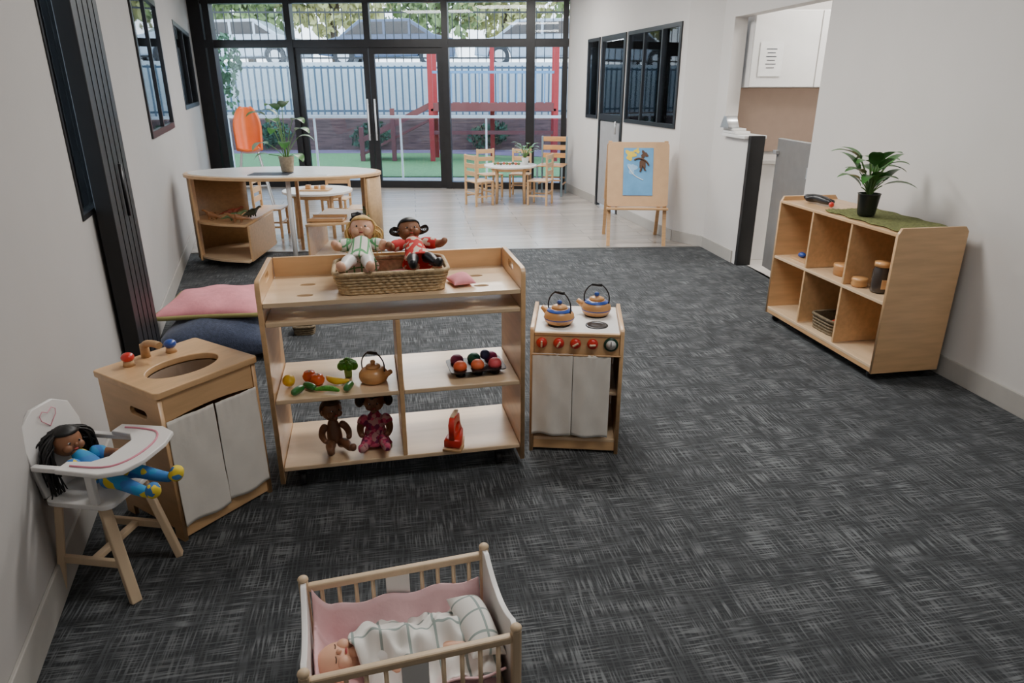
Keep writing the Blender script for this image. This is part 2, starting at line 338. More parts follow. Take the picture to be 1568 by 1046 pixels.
# glazed wall
GP0=(-4.77,11.1); GP1=(.821,10.75); g=frame_root('window_wall',GP0,GP1); GLn=math.hypot(5.591,.35)
cols=[(.10,.20),(.28,.1),(1.49,.09),(3.80,.09),(5.05,.13),(5.555,.08)]
B=[((c,.04,H/2),(w,.14,H)) for c,w in cols]
B+=[((GLn/2,.04,2.09),(GLn,.12,.11)),((GLn/2,.04,2.69),(GLn,.12,.12)),((.88,.04,.05),(1.2,.12,.1)),((4.42,.04,.05),(1.2,.12,.1)),((5.3,.04,.05),(.5,.12,.1)),((2.65,.04,2.38),(.09,.1,.5))]
boxes('frame',B,BLACK,g)
boxes('glass',[((2.8,.05,2.38),(5.3,.008,.5)),((.88,.05,1.07),(1.15,.008,1.95)),((4.42,.05,1.07),(1.15,.008,1.95)),((5.3,.05,1.07),(.45,.008,1.95))],GL,g)
HB=M('bright_handle',(.75,.76,.78),.45,metal=.3)
for k,(a,b_) in enumerate(((1.54,2.645),(2.655,3.75))):
    d=frame_root('door_%d'%(k+2),GP0,GP1); w=b_-a; m_=(a+b_)/2
    boxes('stiles',[((a+.04,.04,1.02),(.08,.06,2.03)),((b_-.04,.04,1.02),(.08,.06,2.03)),((m_,.04,.055),(w-.16,.06,.11)),((m_,.04,1.99),(w-.16,.06,.09))],BLACK,d)
    box('glass',(m_,.04,1.03),(w-.15,.008,1.86),GL,d,0)
    hx=b_-.05 if k==0 else a+.05
    cyl('handle',(hx,-.03,.72),(hx,-.03,1.32),.014,.014,HB,d)
    boxes('handle_mounts',[((hx,-.01,.8),(.015,.05,.015)),((hx,-.01,1.24),(.015,.05,.015))],HB,d)
# ---------------------------------------------------------------- kitchen nook
KW=M('kitchen_floor',(.55,.52,.48),.35)
shape('floor_kitchen',[(xr(4.6)+.02,4.6),(xr(6.2)+.1,6.2),(1.95,6.72),(4.1,6.95),(4.1,4.6)],[],.05,KW,None,(0,0,-.025))
box('wall_kitchen_far',(3.08,6.86,H/2),(2.14,.12,H),WALL,None,0); box('wall_kitchen_side',(4.1,5.7,H/2),(.12,2.44,H),WALL,None,0); box('wall_kitchen_near',(3.2,4.5,H/2),(1.68,.12,H),WALL,None,0)
box('trim_2',(3.05,6.79,1.2),(2.0,.014,.57),M('beige_splashback',(.44,.32,.25),.4,var=.03),None,.002)
g=root('overhead_cabinet',(2.075,6.40,1.49))
box('carcass',(.85,.2,.31),(1.7,.37,.62),WHITE,g,.002)
boxes('doors',[((.285+i*.57,.005,.31),(.56,.018,.61)) for i in range(3)],WHITEL,g,bev=.002)
INK=M('ink',(.05,.05,.06),.8); PAPER=M('paper',(.85,.85,.83),.8)
g=root('paper_notice',(2.24,6.388,1.6)); box('sheet',(0,0,.12),(.2,.002,.28),PAPER,g,0)
boxes('writing',[((0,-.002,.2-i*.03),(.09-.02*(i%2),.001,.006)) for i in range(6)],INK,g)
g=root('kitchen_bench',(2.145,6.14,0)); box('cupboard',(.9,.33,.43),(1.8,.6,.86),WHITE,g,.003); box('benchtop',(.9,.31,.88),(1.82,.64,.035),M('bench_stone',(.6,.58,.55),.25),g,.004)
boxes('door_gaps',[((.45*i,.026,.42),(.004,.004,.8)) for i in range(1,4)],GREYD,g)
g=root('kettle_steel',(2.90,6.38,.9)); lathe('body',[(0,0),(.075,0),(.08,.03),(.07,.12),(.05,.17),(.0,.18)],STEEL,g); ball('knob',(0,0,.19),.014,BLACK,g)
tube('handle',[(.07,0,.05),(.12,0,.07),(.12,0,.16),(.05,0,.18)],.009,BLACK,g); cyl('spout',(-.06,0,.08),(-.12,0,.15),.018,.01,STEEL,g)
pp=wpt(R0,R1,sR(6.0),0); an=math.atan2(R1[1]-R0[1],R1[0]-R0[0])
g=root('half_wall_post',(pp[0],pp[1],0),an); box('post',(-.026,-.06,.555),(.05,.13,1.11),BLACKP,g,.004); box('cap',(.22,-.06,1.095),(.44,.2,.028),WHITEL,g,.004)
g=root('half_height_gate',(xr(5.12)+.05,5.12,0),an-.08); box('panel',(.31,-.03,.58),(.62,.035,1.06),GREYD,g,.006); box('latch',(.60,.0,1.0),(.06,.03,.03),STEEL,g)
boxes('hinges',[((0,0,.25),(.03,.04,.08)),((0,0,.9),(.03,.04,.08))],STEEL,g)
q=wpt(R0,R1,sR(6.30),-.03); g=root('paper_towel_stack',(q[0],q[1],1.11),an)
boxes('sheets',[((0,.0,.012),(.24,.14,.022)),((.02,.01,.035),(.2,.12,.02))],WHITEL,g,bev=.003); shape('dispenser',[(-.09,0),(.09,0),(.03,.10),(-.02,.10)],[],.10,STEEL,g,(.04,.05,.045),XZ,.002)
# ---------------------------------------------------------------- cubby shelf (right)
CO=Vector((1.929,3.376,0)); ca=rad(99.8); CX=Vector((cos(ca),sin(ca),0)); CD=Vector((cos(ca-pi/2),sin(ca-pi/2),0))
def cub(x,d,z): v=CO+CX*x+CD*d; return (v.x,v.y,z)
g=root('cubby_shelf',CO,ca); Lc=1.11; D=.40
for i,x in enumerate((0.009,Lc-.009)):
    shape('side_%d'%(i+1),[(-D,.05),(0,.05),(0,.80),(-.02,.835),(-D+.02,.835),(-D,.81)],[],.018,WOOD,g,(x,0,0),YZ,.002)
for n_,z in (('top',.80),('shelf',.44),('bottom',.085)): box(n_,(Lc/2,-D/2,z),(Lc-.036,D-.004,.018),WOODL if n_!='top' else WOOD,g)
for i in (1,2): boxes('divider_%d'%i,[((Lc*i/3,-D/2,.265),(.016,D-.01,.33)),((Lc*i/3,-D/2,.62),(.016,D-.01,.34))],WOOD,g,bev=.002)
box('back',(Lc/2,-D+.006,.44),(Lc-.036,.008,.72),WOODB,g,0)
box('plinth',(Lc/2,-.012,.065),(Lc-.036,.018,.025),WOODE,g)
for i,(x,y) in enumerate(((.06,-.05),(Lc-.06,-.05),(.06,-D+.05),(Lc-.06,-D+.05))):
    cyl('caster_%d'%(i+1),(x-.01,y,.025),(x+.01,y,.025),.025,.025,BLACK,g); box('caster_fork_%d'%(i+1),(x,y,.052),(.03,.03,.035),BLACK,g)
v=cub(.36,.2,.810); o=gridmesh('grass_mat',40,22,lambda a,b:((a-.5)*.66+.01*sin(b*17),(b-.5)*.34+.01*sin(a*23),.004+.003*sin(a*90)*sin(b*70)),GRASS,None,v,(0,0,ca)); s=o.modifiers.new('s','SOLIDIFY'); s.thickness=.003; s.offset=1
STG=M('stem_green',(.10,.20,.05),.5)
def potted(name,loc,pr,ph,potm,stems,rz=0,dr=1.1):
    g=root(name,loc,rz)
    lathe('pot',[(0,0),(pr*.75,0),(pr*.8,.01),(pr,ph*.95),(pr*1.06,ph),(pr*.95,ph),(pr*.9,ph*.88),(0,ph*.88)],potm,g)
    lathe('soil',[(0,ph*.9),(pr*.88,ph*.9),(0,ph*.93)],SOIL,g)
    paths=[];sp=[]
    for az,reach,hgt,pit,l_,w_ in stems:
        ex,ey=reach*cos(az),reach*sin(az)
        paths.append([(0.1*ex,.1*ey,ph*.9,1),(ex*.35,ey*.35,ph+hgt*.55,.9),(ex,ey,ph+hgt,.7)])
        sp.append(((ex,ey,ph+hgt),az,pit,l_,w_,dr))
    tube('stems',paths,.004,STG,g); leaves('foliage',sp,LEAF,g); return g
st=[]
for i in range(26):
    az=i*2.4; r_=.02+.07*((i*37)%10)/10; st.append((az,r_,.03+.17*((i*53)%11)/11,1.1-.9*((i*29)%7)/7,.12+.03*(i%3),.062+.012*(i%2)))
potted('potted_plant',cub(.44,.13,.824),.058,.12,POTG,st)
g=root('black_toy_bag',cub(.93,.15,.815),ca); skinfig('body',[(-.14,0,.02),(-.06,.02,.028),(.03,0,.03),(.11,.03,.022),(.03,.07,.02),(-.1,-.05,.015)],[(0,1),(1,2),(2,3),(2,4),(1,5)],[.016,.026,.03,.018,.016,.014],BLACK,g,rt=2)
ball('red_bead',(-.17,.02,.016),.016,RED,g)
g=root('toy_tray',cub(.92,.13,.456),ca); shape('tray',rr(.2,.14,.03),[],.012,WOODE,g); ball('blue_block',(.03,.02,.022),(.03,.022,.018),BLUE,g); ball('orange_block',(-.04,-.01,.02),(.035,.02,.016),M('orange_toy',(.6,.18,.04),.5),g)
lathe('round_wooden_box',[(0,0),(.06,0),(.062,.045),(.064,.047),(.064,.062),(0,.064)],WOODT,None,cub(.55,.14,.452))
lathe('wooden_ring_stack',[(0,0),(.04,0),(.045,.012),(.04,.024),(.045,.036),(.04,.048),(0,.05)],WOODT,None,cub(.312,.07,.452))
g=root('glass_jar',cub(.19,.10,.452)); lathe('jar',[(0,0),(.042,0),(.045,.01),(.045,.12),(.038,.135),(.038,.14),(0,.14)],DGLASS,g); lathe('lid',[(0,.14),(.042,.14),(.042,.165),(0,.167)],WOODT,g); boxes('contents',[((0,-.046,.05),(.03,.004,.05))],WOODE,g)
basket('small_basket',.22,.2,.09,WICKD,cub(.56,.15,.096),ca,rows=5)
ball('red_toy_fruit',cub(.56,.15,.135),.03,RED)
# ---------------------------------------------------------------- easel
g=root('art_easel',(1.235,6.73,0),rad(-3)); hz=.99; ly=.27
for i,x in enumerate((-.275,.275)):
    boxes('front_leg_%d'%(i+1),[((x,ly/2,hz/2),(.035,.022,math.hypot(hz,ly)),(-math.atan2(ly,hz),0,0))],WOODE,g)
    boxes('back_leg_%d'%(i+1),[((x,ly+.02+.15,hz/2),(.035,.022,math.hypot(hz,.30)),(math.atan2(.30,hz),0,0))],WOODE,g)
tl=-math.atan2(ly,hz)
EB=M('easel_board',(.56,.35,.19),.5,var=.05)
shape('board',rr(.60,.62,.03),[],.015,EB,g,(0,ly*.68/hz-.022,.68),(pi/2+tl,0,0),.002)
shape('board_rear',rr(.60,.62,.03),[],.015,EB,g,(0,ly+.02+.30*(1-.68/hz)+.022,.68),(pi/2-tl,0,0),.002)
box('tray_ledge',(0,ly*.37/hz-.05,.365),(.60,.07,.018),WOODE,g)
q=root('painting',(0,0,0)); q.parent=g; q.location=(0,ly*.71/hz-.034,.71); q.rotation_euler=(pi/2+tl,0,0)
BP=M('blue_paper',(.13,.34,.58),.8,var=.12,scale=6)
shape('paper',rr(.29,.46,.002),[],.002,BP,q)
def blob(nm,cx,cy,rx,ry,mt,z=.003,sd=0):
    P=[]
    for i in range(26):
        a=2*pi*i/26; k=1+.3*sin(3*a+sd)+.2*sin(5*a+sd*2); P.append((cx+rx*k*cos(a),cy+ry*k*sin(a)))
    shape(nm,P,[],.002,mt,q,(0,0,z))
PY=M('paint_yellow',(.75,.55,.05),.6); PB=M('paint_brown',(.09,.04,.02),.6)
blob('yellow_paint',-.08,.16,.045,.045,PY,sd=1); blob('yellow_paint_b',-.02,.20,.03,.02,PY,sd=4); blob('brown_head',.055,.165,.032,.032,PB,.005,2); blob('brown_body',.04,.09,.03,.055,PB,.004,3)
tube('brown_limbs',[[(.04,.12,.005),(-.01,.14,.005),(-.04,.11,.005)],[(.04,.12,.005),(.09,.10,.005),(.10,.06,.005)],[(.035,.06,.005),(.02,.0,.005)],[(.045,.06,.005),(.07,.01,.005)]],.009,PB,q)
blob('light_blue_paint',-.06,.03,.04,.05,M('paint_lightblue',(.30,.5,.72),.6),sd=.5)
tube('white_line',[(-.1,.05,.004),(-.06,-.02,.004),(.0,-.06,.004),(.05,-.08,.004)],.004,WHITE,q)
# ---------------------------------------------------------------- main shelf
MO=Vector((-.904,2.306,0)); ma=rad(11.8); MX=Vector((cos(ma),sin(ma),0)); MY=Vector((-sin(ma),cos(ma),0))
def ms(x,y,z): v=MO+MX*x+MY*y; return (v.x,v.y,z)
g=root('play_shelf_unit',MO,ma); W=.977; D=.40
prof=[(0,.04),(0,.83),(.008,.85),(.025,.858),(D-.02,.858),(D,.845),(D,.04)]
for i,x in enumerate((.009,W-.009)): shape('side_%d'%(i+1),prof,[rr(.10,.028,.0139,.2,.825)],.018,WOOD,g,(x,0,0),YZ,.002)
hl=[el(.03,.016,x-W/2,y-D/2) for x in (.16,.82) for y in (.085,.235)]
shape('top_tray',rr(W-.038,D-.006,.003),hl,.016,WOODL,g,(W/2,D/2,.768))
box('shelf_under_tray',(W/2,D/2,.694),(W-.038,D-.01,.018),WOODL,g); box('middle_shelf_left',(W/4+.005,D/2,.387),(W/2-.03,D-.01,.018),WOODL,g); box('middle_shelf_right',(3*W/4-.005,D/2,.387),(W/2-.03,D-.01,.018),WOODL,g)
box('bottom_shelf',(W/2,D/2,.10),(W-.038,D-.01,.018),WOODL,g)
box('divider',(W/2,D/2,.397),(.018,D-.01,.574),WOOD,g); box('back_rail',(W/2,D-.01,.812),(W-.04,.016,.085),WOOD,g)
for i,(x,y) in enumerate(((.08,.06),(W-.10,.06),(.08,D-.06),(W-.10,D-.06))):
    cyl('caster_%d'%(i+1),(x-.012,y,.03),(x+.012,y,.03),.03,.03,BLACK,g); box('caster_fork_%d'%(i+1),(x,y,.073),(.035,.035,.032),BLACK,g)
SH=.397; SB=.110
lathe('toy_lemon',[(0,-.032),(.008,-.027),(.02,-.015),(.025,0),(.02,.015),(.008,.027),(0,.032)],M('lemon_yellow',(.85,.55,.03),.4),None,ms(.06,.13,SH+.026),(pi/2,0,.5))
TOM=M('tomato_orange',(.80,.12,.02),.25,coat=.4)
for i,(x,y) in enumerate(((.135,.17),(.168,.13))):
    g=root('toy_tomato',ms(x,y,SH)); lathe('fruit',[(0,.004),(.018,.0),(.026,.012),(.028,.024),(.02,.04),(.006,.044),(0,.041)],TOM,g); leaves('stalk',[((0,0,.043),k*1.26,.1,.016,.008,.6) for k in range(5)],LEAF,g)
GD=M('toy_dark_green',(.02,.16,.03),.3,coat=.4); GB=M('toy_green',(.08,.33,.03),.5,var=.3,scale=60,bump=.5)
for x,y,r in ((.10,.05,1.2),(.140,.080,-.6),(.29,.05,1.4)):
    skinfig('toy_zucchini',[(-.035,0,0),(-.015,.003,0),(.015,.003,0),(.035,0,0)],[(0,1),(1,2),(2,3)],[.011,.016,.016,.010],GD,None,ms(x,y,SH+.016),(0,0,r))
skinfig('toy_peas',[(-.05,0,0),(-.015,.01,.004),(.02,.01,.004),(.05,0,0)],[(0,1),(1,2),(2,3)],[.006,.012,.012,.005],GB,None,ms(.208,.032,SH+.014),(0,0,-.1))
skinfig('toy_banana',[(-.055,.02,0),(-.03,.004,0),(0,-.002,0),(.03,.004,0),(.055,.02,.004)],[(0,1),(1,2),(2,3),(3,4)],[.006,.013,.015,.013,.005],M('banana_yellow',(.85,.55,.04),.4),None,ms(.235,.115,SH+.016),(0,0,-.4))
g=root('toy_broccoli',ms(.285,.185,SH)); cyl('stalk',(0,0,0),(0,0,.05),.014,.018,M('stalk_green',(.30,.5,.12),.5),g)
for k in range(15):
    a=k*2.4; r_=.028*math.sqrt(k/15); ball('floret_%d'%k,(r_*cos(a),r_*sin(a),.065-.6*r_),.018,GB,g,n=12)
def kettle(name,loc,rz,s=1,band=True,hm=BLACK):
    g=root(name,loc,rz,s)
    lathe('body',[(0,0),(.045,0),(.054,.008),(.058,.022),(.056,.036),(.046,.05),(.032,.058),(0,.058)],WOODT,g)
    if band: lathe('band',[(.034,.0577),(.0465,.0515),(.048,.049),(.035,.054)],BLUE,g); lathe('rim_ring',[(.0575,.02),(.0592,.022),(.0575,.024)],BLUE,g)
    lathe('lid',[(0,.058),(.03,.057),(.028,.066),(.012,.072),(0,.073)],WOODT,g); ball('knob',(0,0,.08),.010,BLUE if band else WOODT,g)
    cyl('spout',(.045,0,.026),(.078,0,.05),.014,.009,WOODT,g)
    tube('handle',[[(-.048,0,.045),(-.054,0,.075),(-.03,0,.115),(0,0,.125),(.03,0,.115),(.054,0,.075),(.048,0,.045)]],.0028,hm,g)
    cyl('handle_grip',(-.02,0,.118),(.02,0,.118),.006,.006,hm,g); return g
kettle('toy_wooden_kettle',ms(.385,.12,SH+.001),ma-.5,1.0,False)
g=root('toy_muffin_tray',ms(.80,.14,SH),ma+.05); TIN=M('dark_tin',(.05,.045,.045),.35,metal=.7)
shape('tin',rr(.23,.155,.02),[el(.026,.026,-.072+i*.072,-.037+j*.074,18) for i in range(3) for j in range(2)],.004,TIN,g,(0,0,.028))
bc=[(.75,.12,.04),(.75,.16,.06),(.70,.10,.12),(.28,.04,.14),(.02,.22,.14),(.40,.04,.22)]
for i in range(3):
    for j in range(2):
        x,y=-.072+i*.072,-.037+j*.074; lathe('cup_%d%d'%(i,j),[(0,.0),(.019,0),(.026,.028)],TIN,g,(x,y,0)); ball('muffin_%d%d'%(i,j),(x,y,.040),(.028,.028,.024),M('muffin_col_%d%d'%(i,j),bc[i+3*j],.45),g)
ball('muffin_extra',(.04,.005,.066),.021,M('muffin_col_x',(.03,.05,.15),.45),g)
g=root('toy_iron',ms(.70,.06,SB),ma+rad(68)); P=[(-.075,-.038),(-.02,-.038),(.05,-.022),(.085,0),(.05,.022),(-.02,.038),(-.075,.038)]
shape('sole',P,[],.012,WOODE,g,(0,0,.006),(0,0,0),.002); shape('body',[(x*.92,y*.85) for x,y in P],[],.04,RED,g,(0,0,.034),(0,0,0),.008)
shape('handle',[(-.07,0),(.055,0),(.03,.04),(.02,.085),(-.055,.095),(-.075,.07)],[el(.035,.018,-.02,.04,18)],.024,RED,g,(0,.0,.05),XZ,.004); box('grip_strip',(-.02,0,.147),(.07,.018,.008),WOODL,g)
# ---------------------------------------------------------------- dolls
EYE=M('doll_eye',(.01,.01,.012),.2); MOUTH=M('doll_mouth',(.45,.06,.06),.5); EYEW=M('eye_white',(.7,.7,.7),.3)
def head(g,c,r,skin,hair,style='cap',rot=(0,0,0),shut=False,Ld=None):
    h=root('head',c,0,1,rot); h.parent=g
    ball('skull',(0,0,0),(r*.92,r*.9,r),skin,h); ball('cheek_l',(-r*.4,-r*.62,-r*.3),r*.32,skin,h,n=12); ball('cheek_r',(r*.4,-r*.62,-r*.3),r*.32,skin,h,n=12)
    ball('nose',(0,-r*.93,-r*.12),r*.12,skin,h,n=10); ball('mouth',(0,-r*.86,-r*.42),(r*.16,r*.06,r*.05),MOUTH,h,n=10); ball('chin',(0,-r*.6,-r*.7),r*.25,skin,h,n=10)
    for sx in (-1,1):
        ball('ear',(sx*r*.93,0,-r*.1),(r*.1,r*.18,r*.25),skin,h,n=10)
        if shut: tube('eyelid',[(sx*r*.18,-r*.86,r*.05),(sx*r*.32,-r*.86,-r*.0),(sx*r*.46,-r*.78,r*.05)],r*.025,PB,h)
        else: ball('eye_white',(sx*r*.32,-r*.80,r*.05),(r*.11,r*.06,r*.07),EYEW,h,n=10); ball('eye',(sx*r*.32,-r*.85,r*.05),(r*.07,r*.04,r*.07),EYE,h,n=10)
    if hair:
        bm=bmesh.new(); bmesh.ops.create_uvsphere(bm,u_segments=24,v_segments=16,radius=1.0)
        dl=[v for v in bm.verts if (v.co.y<-.25 and v.co.z<.45) or v.co.z<-.55]
        bmesh.ops.delete(bm,geom=dl,context='VERTS')
        for v in bm.verts: v.co=Vector((v.co.x*r*1.03,v.co.y*r*1.03,v.co.z*r*1.08))*(1+.03*sin(v.co.x*25)*sin(v.co.y*21))
        me=bpy.data.meshes.new('hair_cap'); bm.to_mesh(me); bm.free(); o=add('hair_cap',me,hair,h,smooth=True); o.modifiers.new('s','SOLIDIFY').thickness=r*.08
        ps=[]; rnd=random.Random(3)
        if style in('long','yarn'):
            lg=style=='long'; Ld=Ld or (2.6 if lg else 1.5)
            for k in range(260 if lg else 70):
                a=rnd.uniform(-.3,pi+.3); z0=rnd.uniform(-.2,.9); rr_=math.sqrt(1-z0*z0)*1.04
                x,y=cos(a)*rr_,sin(a)*rr_; e=rnd.uniform(.7,1.15)*Ld; k2=rnd.uniform(1.0,1.7 if lg else 1.35); w_=.35 if lg else .2
                f=1/max(rr_,.55) if lg else 1
                ps.append([(x*r,y*r,z0*r,1),(x*r*1.15*k2*f,y*r*1.1*k2*f,(z0-.3)*r,1),(x*r*1.1*k2*f+rnd.uniform(-w_,w_)*r,y*r*1.05*k2*f,(z0-e*.6)*r,1),(x*r*k2*1.05*f+rnd.uniform(-w_,w_)*r,y*r*k2*f,(z0-e)*r,.6)])
            tube('hair_strands',ps,r*.06,hair,h)
        if style=='curly':
            for k in range(46):
                a=k*2.4; z0=1-1.25*k/46; rr_=math.sqrt(max(0,1-z0*z0)); x,y=rr_*cos(a),rr_*sin(a)
                if y<-.3 and z0<.55: continue
                ball('curl_%d'%k,(x*r*1.05,y*r*1.05,z0*r*1.08),r*.18,hair,h,n=8)
            for sx in (-1,1): ball('bunch',(sx*r*1.25,.2*r,-.1*r),(r*.4,r*.4,r*.55),hair,h,n=12)
        if style=='loops':
            for k in range(30):
                a=-.4+ (pi+.8)*k/29; x,y=cos(a),sin(a); ps.append([(x*r,y*r,.1*r),(x*r*1.5,y*r*1.4,.35*r),(x*r*1.7,y*r*1.5,-.15*r),(x*r*1.2,y*r*1.1,-.35*r),(x*r,y*r,-.1*r)])
            tube('hair_loops',ps,r*.045,hair,h)
    return h
def doll(name,loc,rz,s,skin,hair,cloth,legm,shoe,style='cap',recline=0,arms=0,legs=0,headrot=(0,0,0),bare=False,Ld=None,out=0,hr=.048,lf=1,lr=0,dress=True,fs=1):
    g=root(name,loc,s=s,rot=(-recline,0,rz))
    tm=skin if bare else cloth
    skinfig('torso',[(0,0,.022),(0,.003,.06),(0,.002,.10),(0,0,.13),(0,0,.15)],[(0,1),(1,2),(2,3),(3,4)],[.036,.040,.036,.026,.016],tm,g,sub=2)
    if not bare and dress: lathe('dress',[(.022,.135),(.034,.12),(.037,.09),(.042,.06),(.055,.02),(.064,.004),(.058,.004),(.0,.03)],cloth,g,(0,-.006,0),(0,0,0),(1.05,.85,1))
    for sx in (-1,1):
        skinfig('arm',[(sx*.026,0,.122),(sx*(.050+out),-.004,.108),(sx*(.062+out*2.2),-.022,.082+arms*.03),(sx*(.056+out*3),-.055,.062+arms*.06),(sx*(.048+out*3.3),-.072,.058+arms*.07)],[(0,1),(1,2),(2,3),(3,4)],[.020,.020,.017,.013,.014],skin,g,sub=2)
        if not bare: skinfig('sleeve',[(sx*.026,0,.122),(sx*(.050+out),-.004,.108),(sx*(.060+out*2),-.02,.085+arms*.03)],[(0,1),(1,2)],[.024,.026,.023],cloth,g,sub=2)
        skinfig('leg',[(sx*.02,0,.026),(sx*.034,-.05*lf,.034+legs),(sx*.042,-.10*lf,.022+legs*.4),(sx*.046,-.13*lf,.02)],[(0,1),(1,2),(2,3)],[.026,.024,.019,.016],legm,g,sub=2,rot=(lr,0,0))
        fy=-.13*lf
        skinfig('foot',[(sx*.046,fy-.002,.014),(sx*.049,fy-.012*fs,.028*fs),(sx*.054,fy-.018*fs,.046*fs)],[(0,1),(1,2)],[.018*fs,.018*fs,.013*fs],shoe,g,sub=2,rot=(lr,0,0))
    head(g,(0,-.004,.19),hr,skin,hair,style,headrot,Ld=Ld); return g
REDD=voron('red_dress',[(.50,.02,.02),(.55,.03,.02),(.5,.02,.02),(.6,.5,.4)],60); WG=plaid('white_green_dress',(.75,.72,.65),(.12,.35,.15),40,.22)
PUR=voron('floral_dress',[(.34,.02,.08),(.55,.08,.16),(.18,.02,.08),(.5,.25,.25)],70); BLY=voron('blue_yellow_cloth',[(.05,.20,.55),(.06,.24,.6),(.75,.60,.05),(.05,.30,.60)],28); YEL=voron('yellow_blue_dots',[(.8,.6,.05),(.8,.62,.06),(.05,.2,.5)],55)
TS=.776
basket('wicker_basket',.395,.24,.080,WICK,ms(.48,.162,TS),ma,rows=7,flare=.10)
pillow('pink_cloth_in_basket',.15,.09,.02,PINK,None,ms(.49,.18,TS+.025),(0,0,ma))
doll('blond_rag_doll',ms(.365,.165,TS+.075),ma-.1,1.08,SKINL,HAIRY,WG,WHITE,SKINL,'yarn',recline=1.0,headrot=(.6,0,0),out=.010,lf=.85,lr=.95)
doll('red_dress_rag_doll',ms(.59,.165,TS+.075),ma+.15,1.0,SKINM,HAIRK,REDD,BLACK,BLACK,'loops',recline=1.0,headrot=(.6,0,0),out=.018,lf=.85,lr=.95)
pillow('pink_napkin',.045,.06,.03,PINK,None,ms(.745,.13,TS+.012),(0,0,.4))
doll('brown_baby_doll',ms(.215,.115,SB),ma+.25,.88,SKINB,HAIRB,SKINB,SKINB,SKINB,'cap',recline=.25,bare=True,headrot=(.1,0,.3),hr=.052)
doll('floral_dress_doll',ms(.375,.125,SB),ma-.05,.98,SKINB,HAIRK,PUR,PUR,PUR,'curly',recline=.2,headrot=(.2,0,0))
# ---------------------------------------------------------------- toy stove
SO=(.075,2.645,0); sa=rad(-5.2); W=.385; D=.385; Z=.55
g=root('toy_stove',SO,sa)
prof=[(0,.0),(0,.56),(.012,.572),(D-.02,.572),(D,.555),(D,0),(D-.05,0),(D-.05,.035),(.05,.035),(.05,0)]
for i,x in enumerate((.008,W-.008)): shape('side_%d'%(i+1),prof,[],.016,WOOD,g,(x,0,0),YZ,.002)
box('hob',(W/2,D/2,Z-.008),(W-.034,D-.01,.016),WHITEL,g); box('control_panel',(W/2,.012,.495),(W-.034,.016,.086),WOOD,g)
box('hob_lip',(W/2,.01,.545),(W-.034,.018,.014),WOODE,g); box('shelf',(W/2,D/2+.01,.27),(W-.034,D-.05,.014),WOODL,g); box('base',(W/2,D/2,.062),(W-.034,D-.01,.016),WOODL,g)
box('kick_rail',(W/2,.014,.035),(W-.034,.016,.045),WOOD,g); box('back',(W/2,D-.006,.31),(W-.034,.008,.48),WOOD,g)
for i,x in enumerate((.048,.118,.187,.257)):
    lathe('knob_%d'%(i+1),[(0,0),(.022,0),(.023,.006),(.018,.016),(0,.018)],RED,g,(x,.004,.508),(pi/2,0,0)); box('knob_bar_%d'%(i+1),(x,-.016,.508),(.007,.012,.026),WOODC,g,.002,rot=(0,.5*i,0))
lathe('timer',[(0,0),(.029,0),(.030,.006),(.026,.010),(0,.010)],M('dark_green',(.01,.05,.03),.3),g,(.332,.004,.508),(pi/2,0,0)); lathe('timer_face',[(0,0),(.021,0),(0,.001)],WHITEL,g,(.332,-.0065,.508),(pi/2,0,0)); boxes('timer_hand',[((.332,-.009,.512),(.003,.002,.02))],BLACK,g)
for i,(x,y) in enumerate(((.115,.115),(.275,.115),(.115,.275),(.275,.255))): lathe('burner_%d'%(i+1),[(0,0),(.048,0),(.048,.003),(.036,.004),(.034,.002),(.02,.003),(0,.003)],BLACK,g,(x,y,Z))
curtain('curtain_left',.168,.375,(.010,-.006,.088),CLOTH,g,1.6,.006); curtain('curtain_right',.155,.375,(.180,-.006,.085),CLOTH,g,1.4,.006,1.5)
tube('curtain_rod',[(.01,-.004,.458),(W-.01,-.004,.458)],.004,WOODE,g,smooth=False)
def sv(x,y,z): return (SO[0]+cos(sa)*x-sin(sa)*y,SO[1]+sin(sa)*x+cos(sa)*y,z)
kettle('toy_kettle',sv(.115,.125,Z+.005),sa+2.6,1.12); kettle('toy_kettle',sv(.275,.262,Z+.005),sa+2.9,1.12)
# ---------------------------------------------------------------- toy sink
g=root('toy_sink',(-1.149,2.0,0),rad(57.6)); W=.38; D=.355; Z=.575
prof=[(0,0),(0,.56),(D,.56),(D,0),(D-.05,0),(D-.05,.04),(.05,.04),(.05,0)]
for i,x in enumerate((.008,W-.008)): shape('side_%d'%(i+1),prof,[rr(.10,.03,.0149,.13,.47)],.016,WOOD,g,(x,0,0),YZ,.002)
shape('top',rr(W+.02,D+.02,.015),[el(.13,.085,.0,-.035)],.024,WOOD,g,(W/2,D/2,Z-.012),(0,0,0),.004)
lathe('basin',[(0,-.11),(.08,-.11),(.118,-.09),(.133,-.012),(.127,-.012),(.112,-.086),(.076,-.104),(0,-.104)],HOLE,g,(W/2,D/2-.035,Z-.014),(0,0,0),(1,.66,1))
shape('apron',[(-W/2+.017,0),(W/2-.017,0),(W/2-.017,-.10)]+[(x,-.10+.018*(1-(x/(W/2))**2)) for x in [(.17-.34*i/12) for i in range(13)]]+[(-W/2+.017,-.10)],[],.018,WOOD,g,(W/2,.012,.552),XZ,.002)
box('base',(W/2,D/2,.062),(W-.034,D-.02,.016),WOODL,g); box('kick_rail',(W/2,.014,.035),(W-.034,.018,.05),WOOD,g); box('back',(W/2,D-.008,.3),(W-.034,.008,.48),WOOD,g)
curtain('curtain_left',.175,.405,(.014,-.006,.058),CLOTH,g,.9,.006,flare=.02); curtain('curtain_right',.17,.395,(.196,-.006,.065),CLOTH,g,.8,.006,1.4,flare=.02)
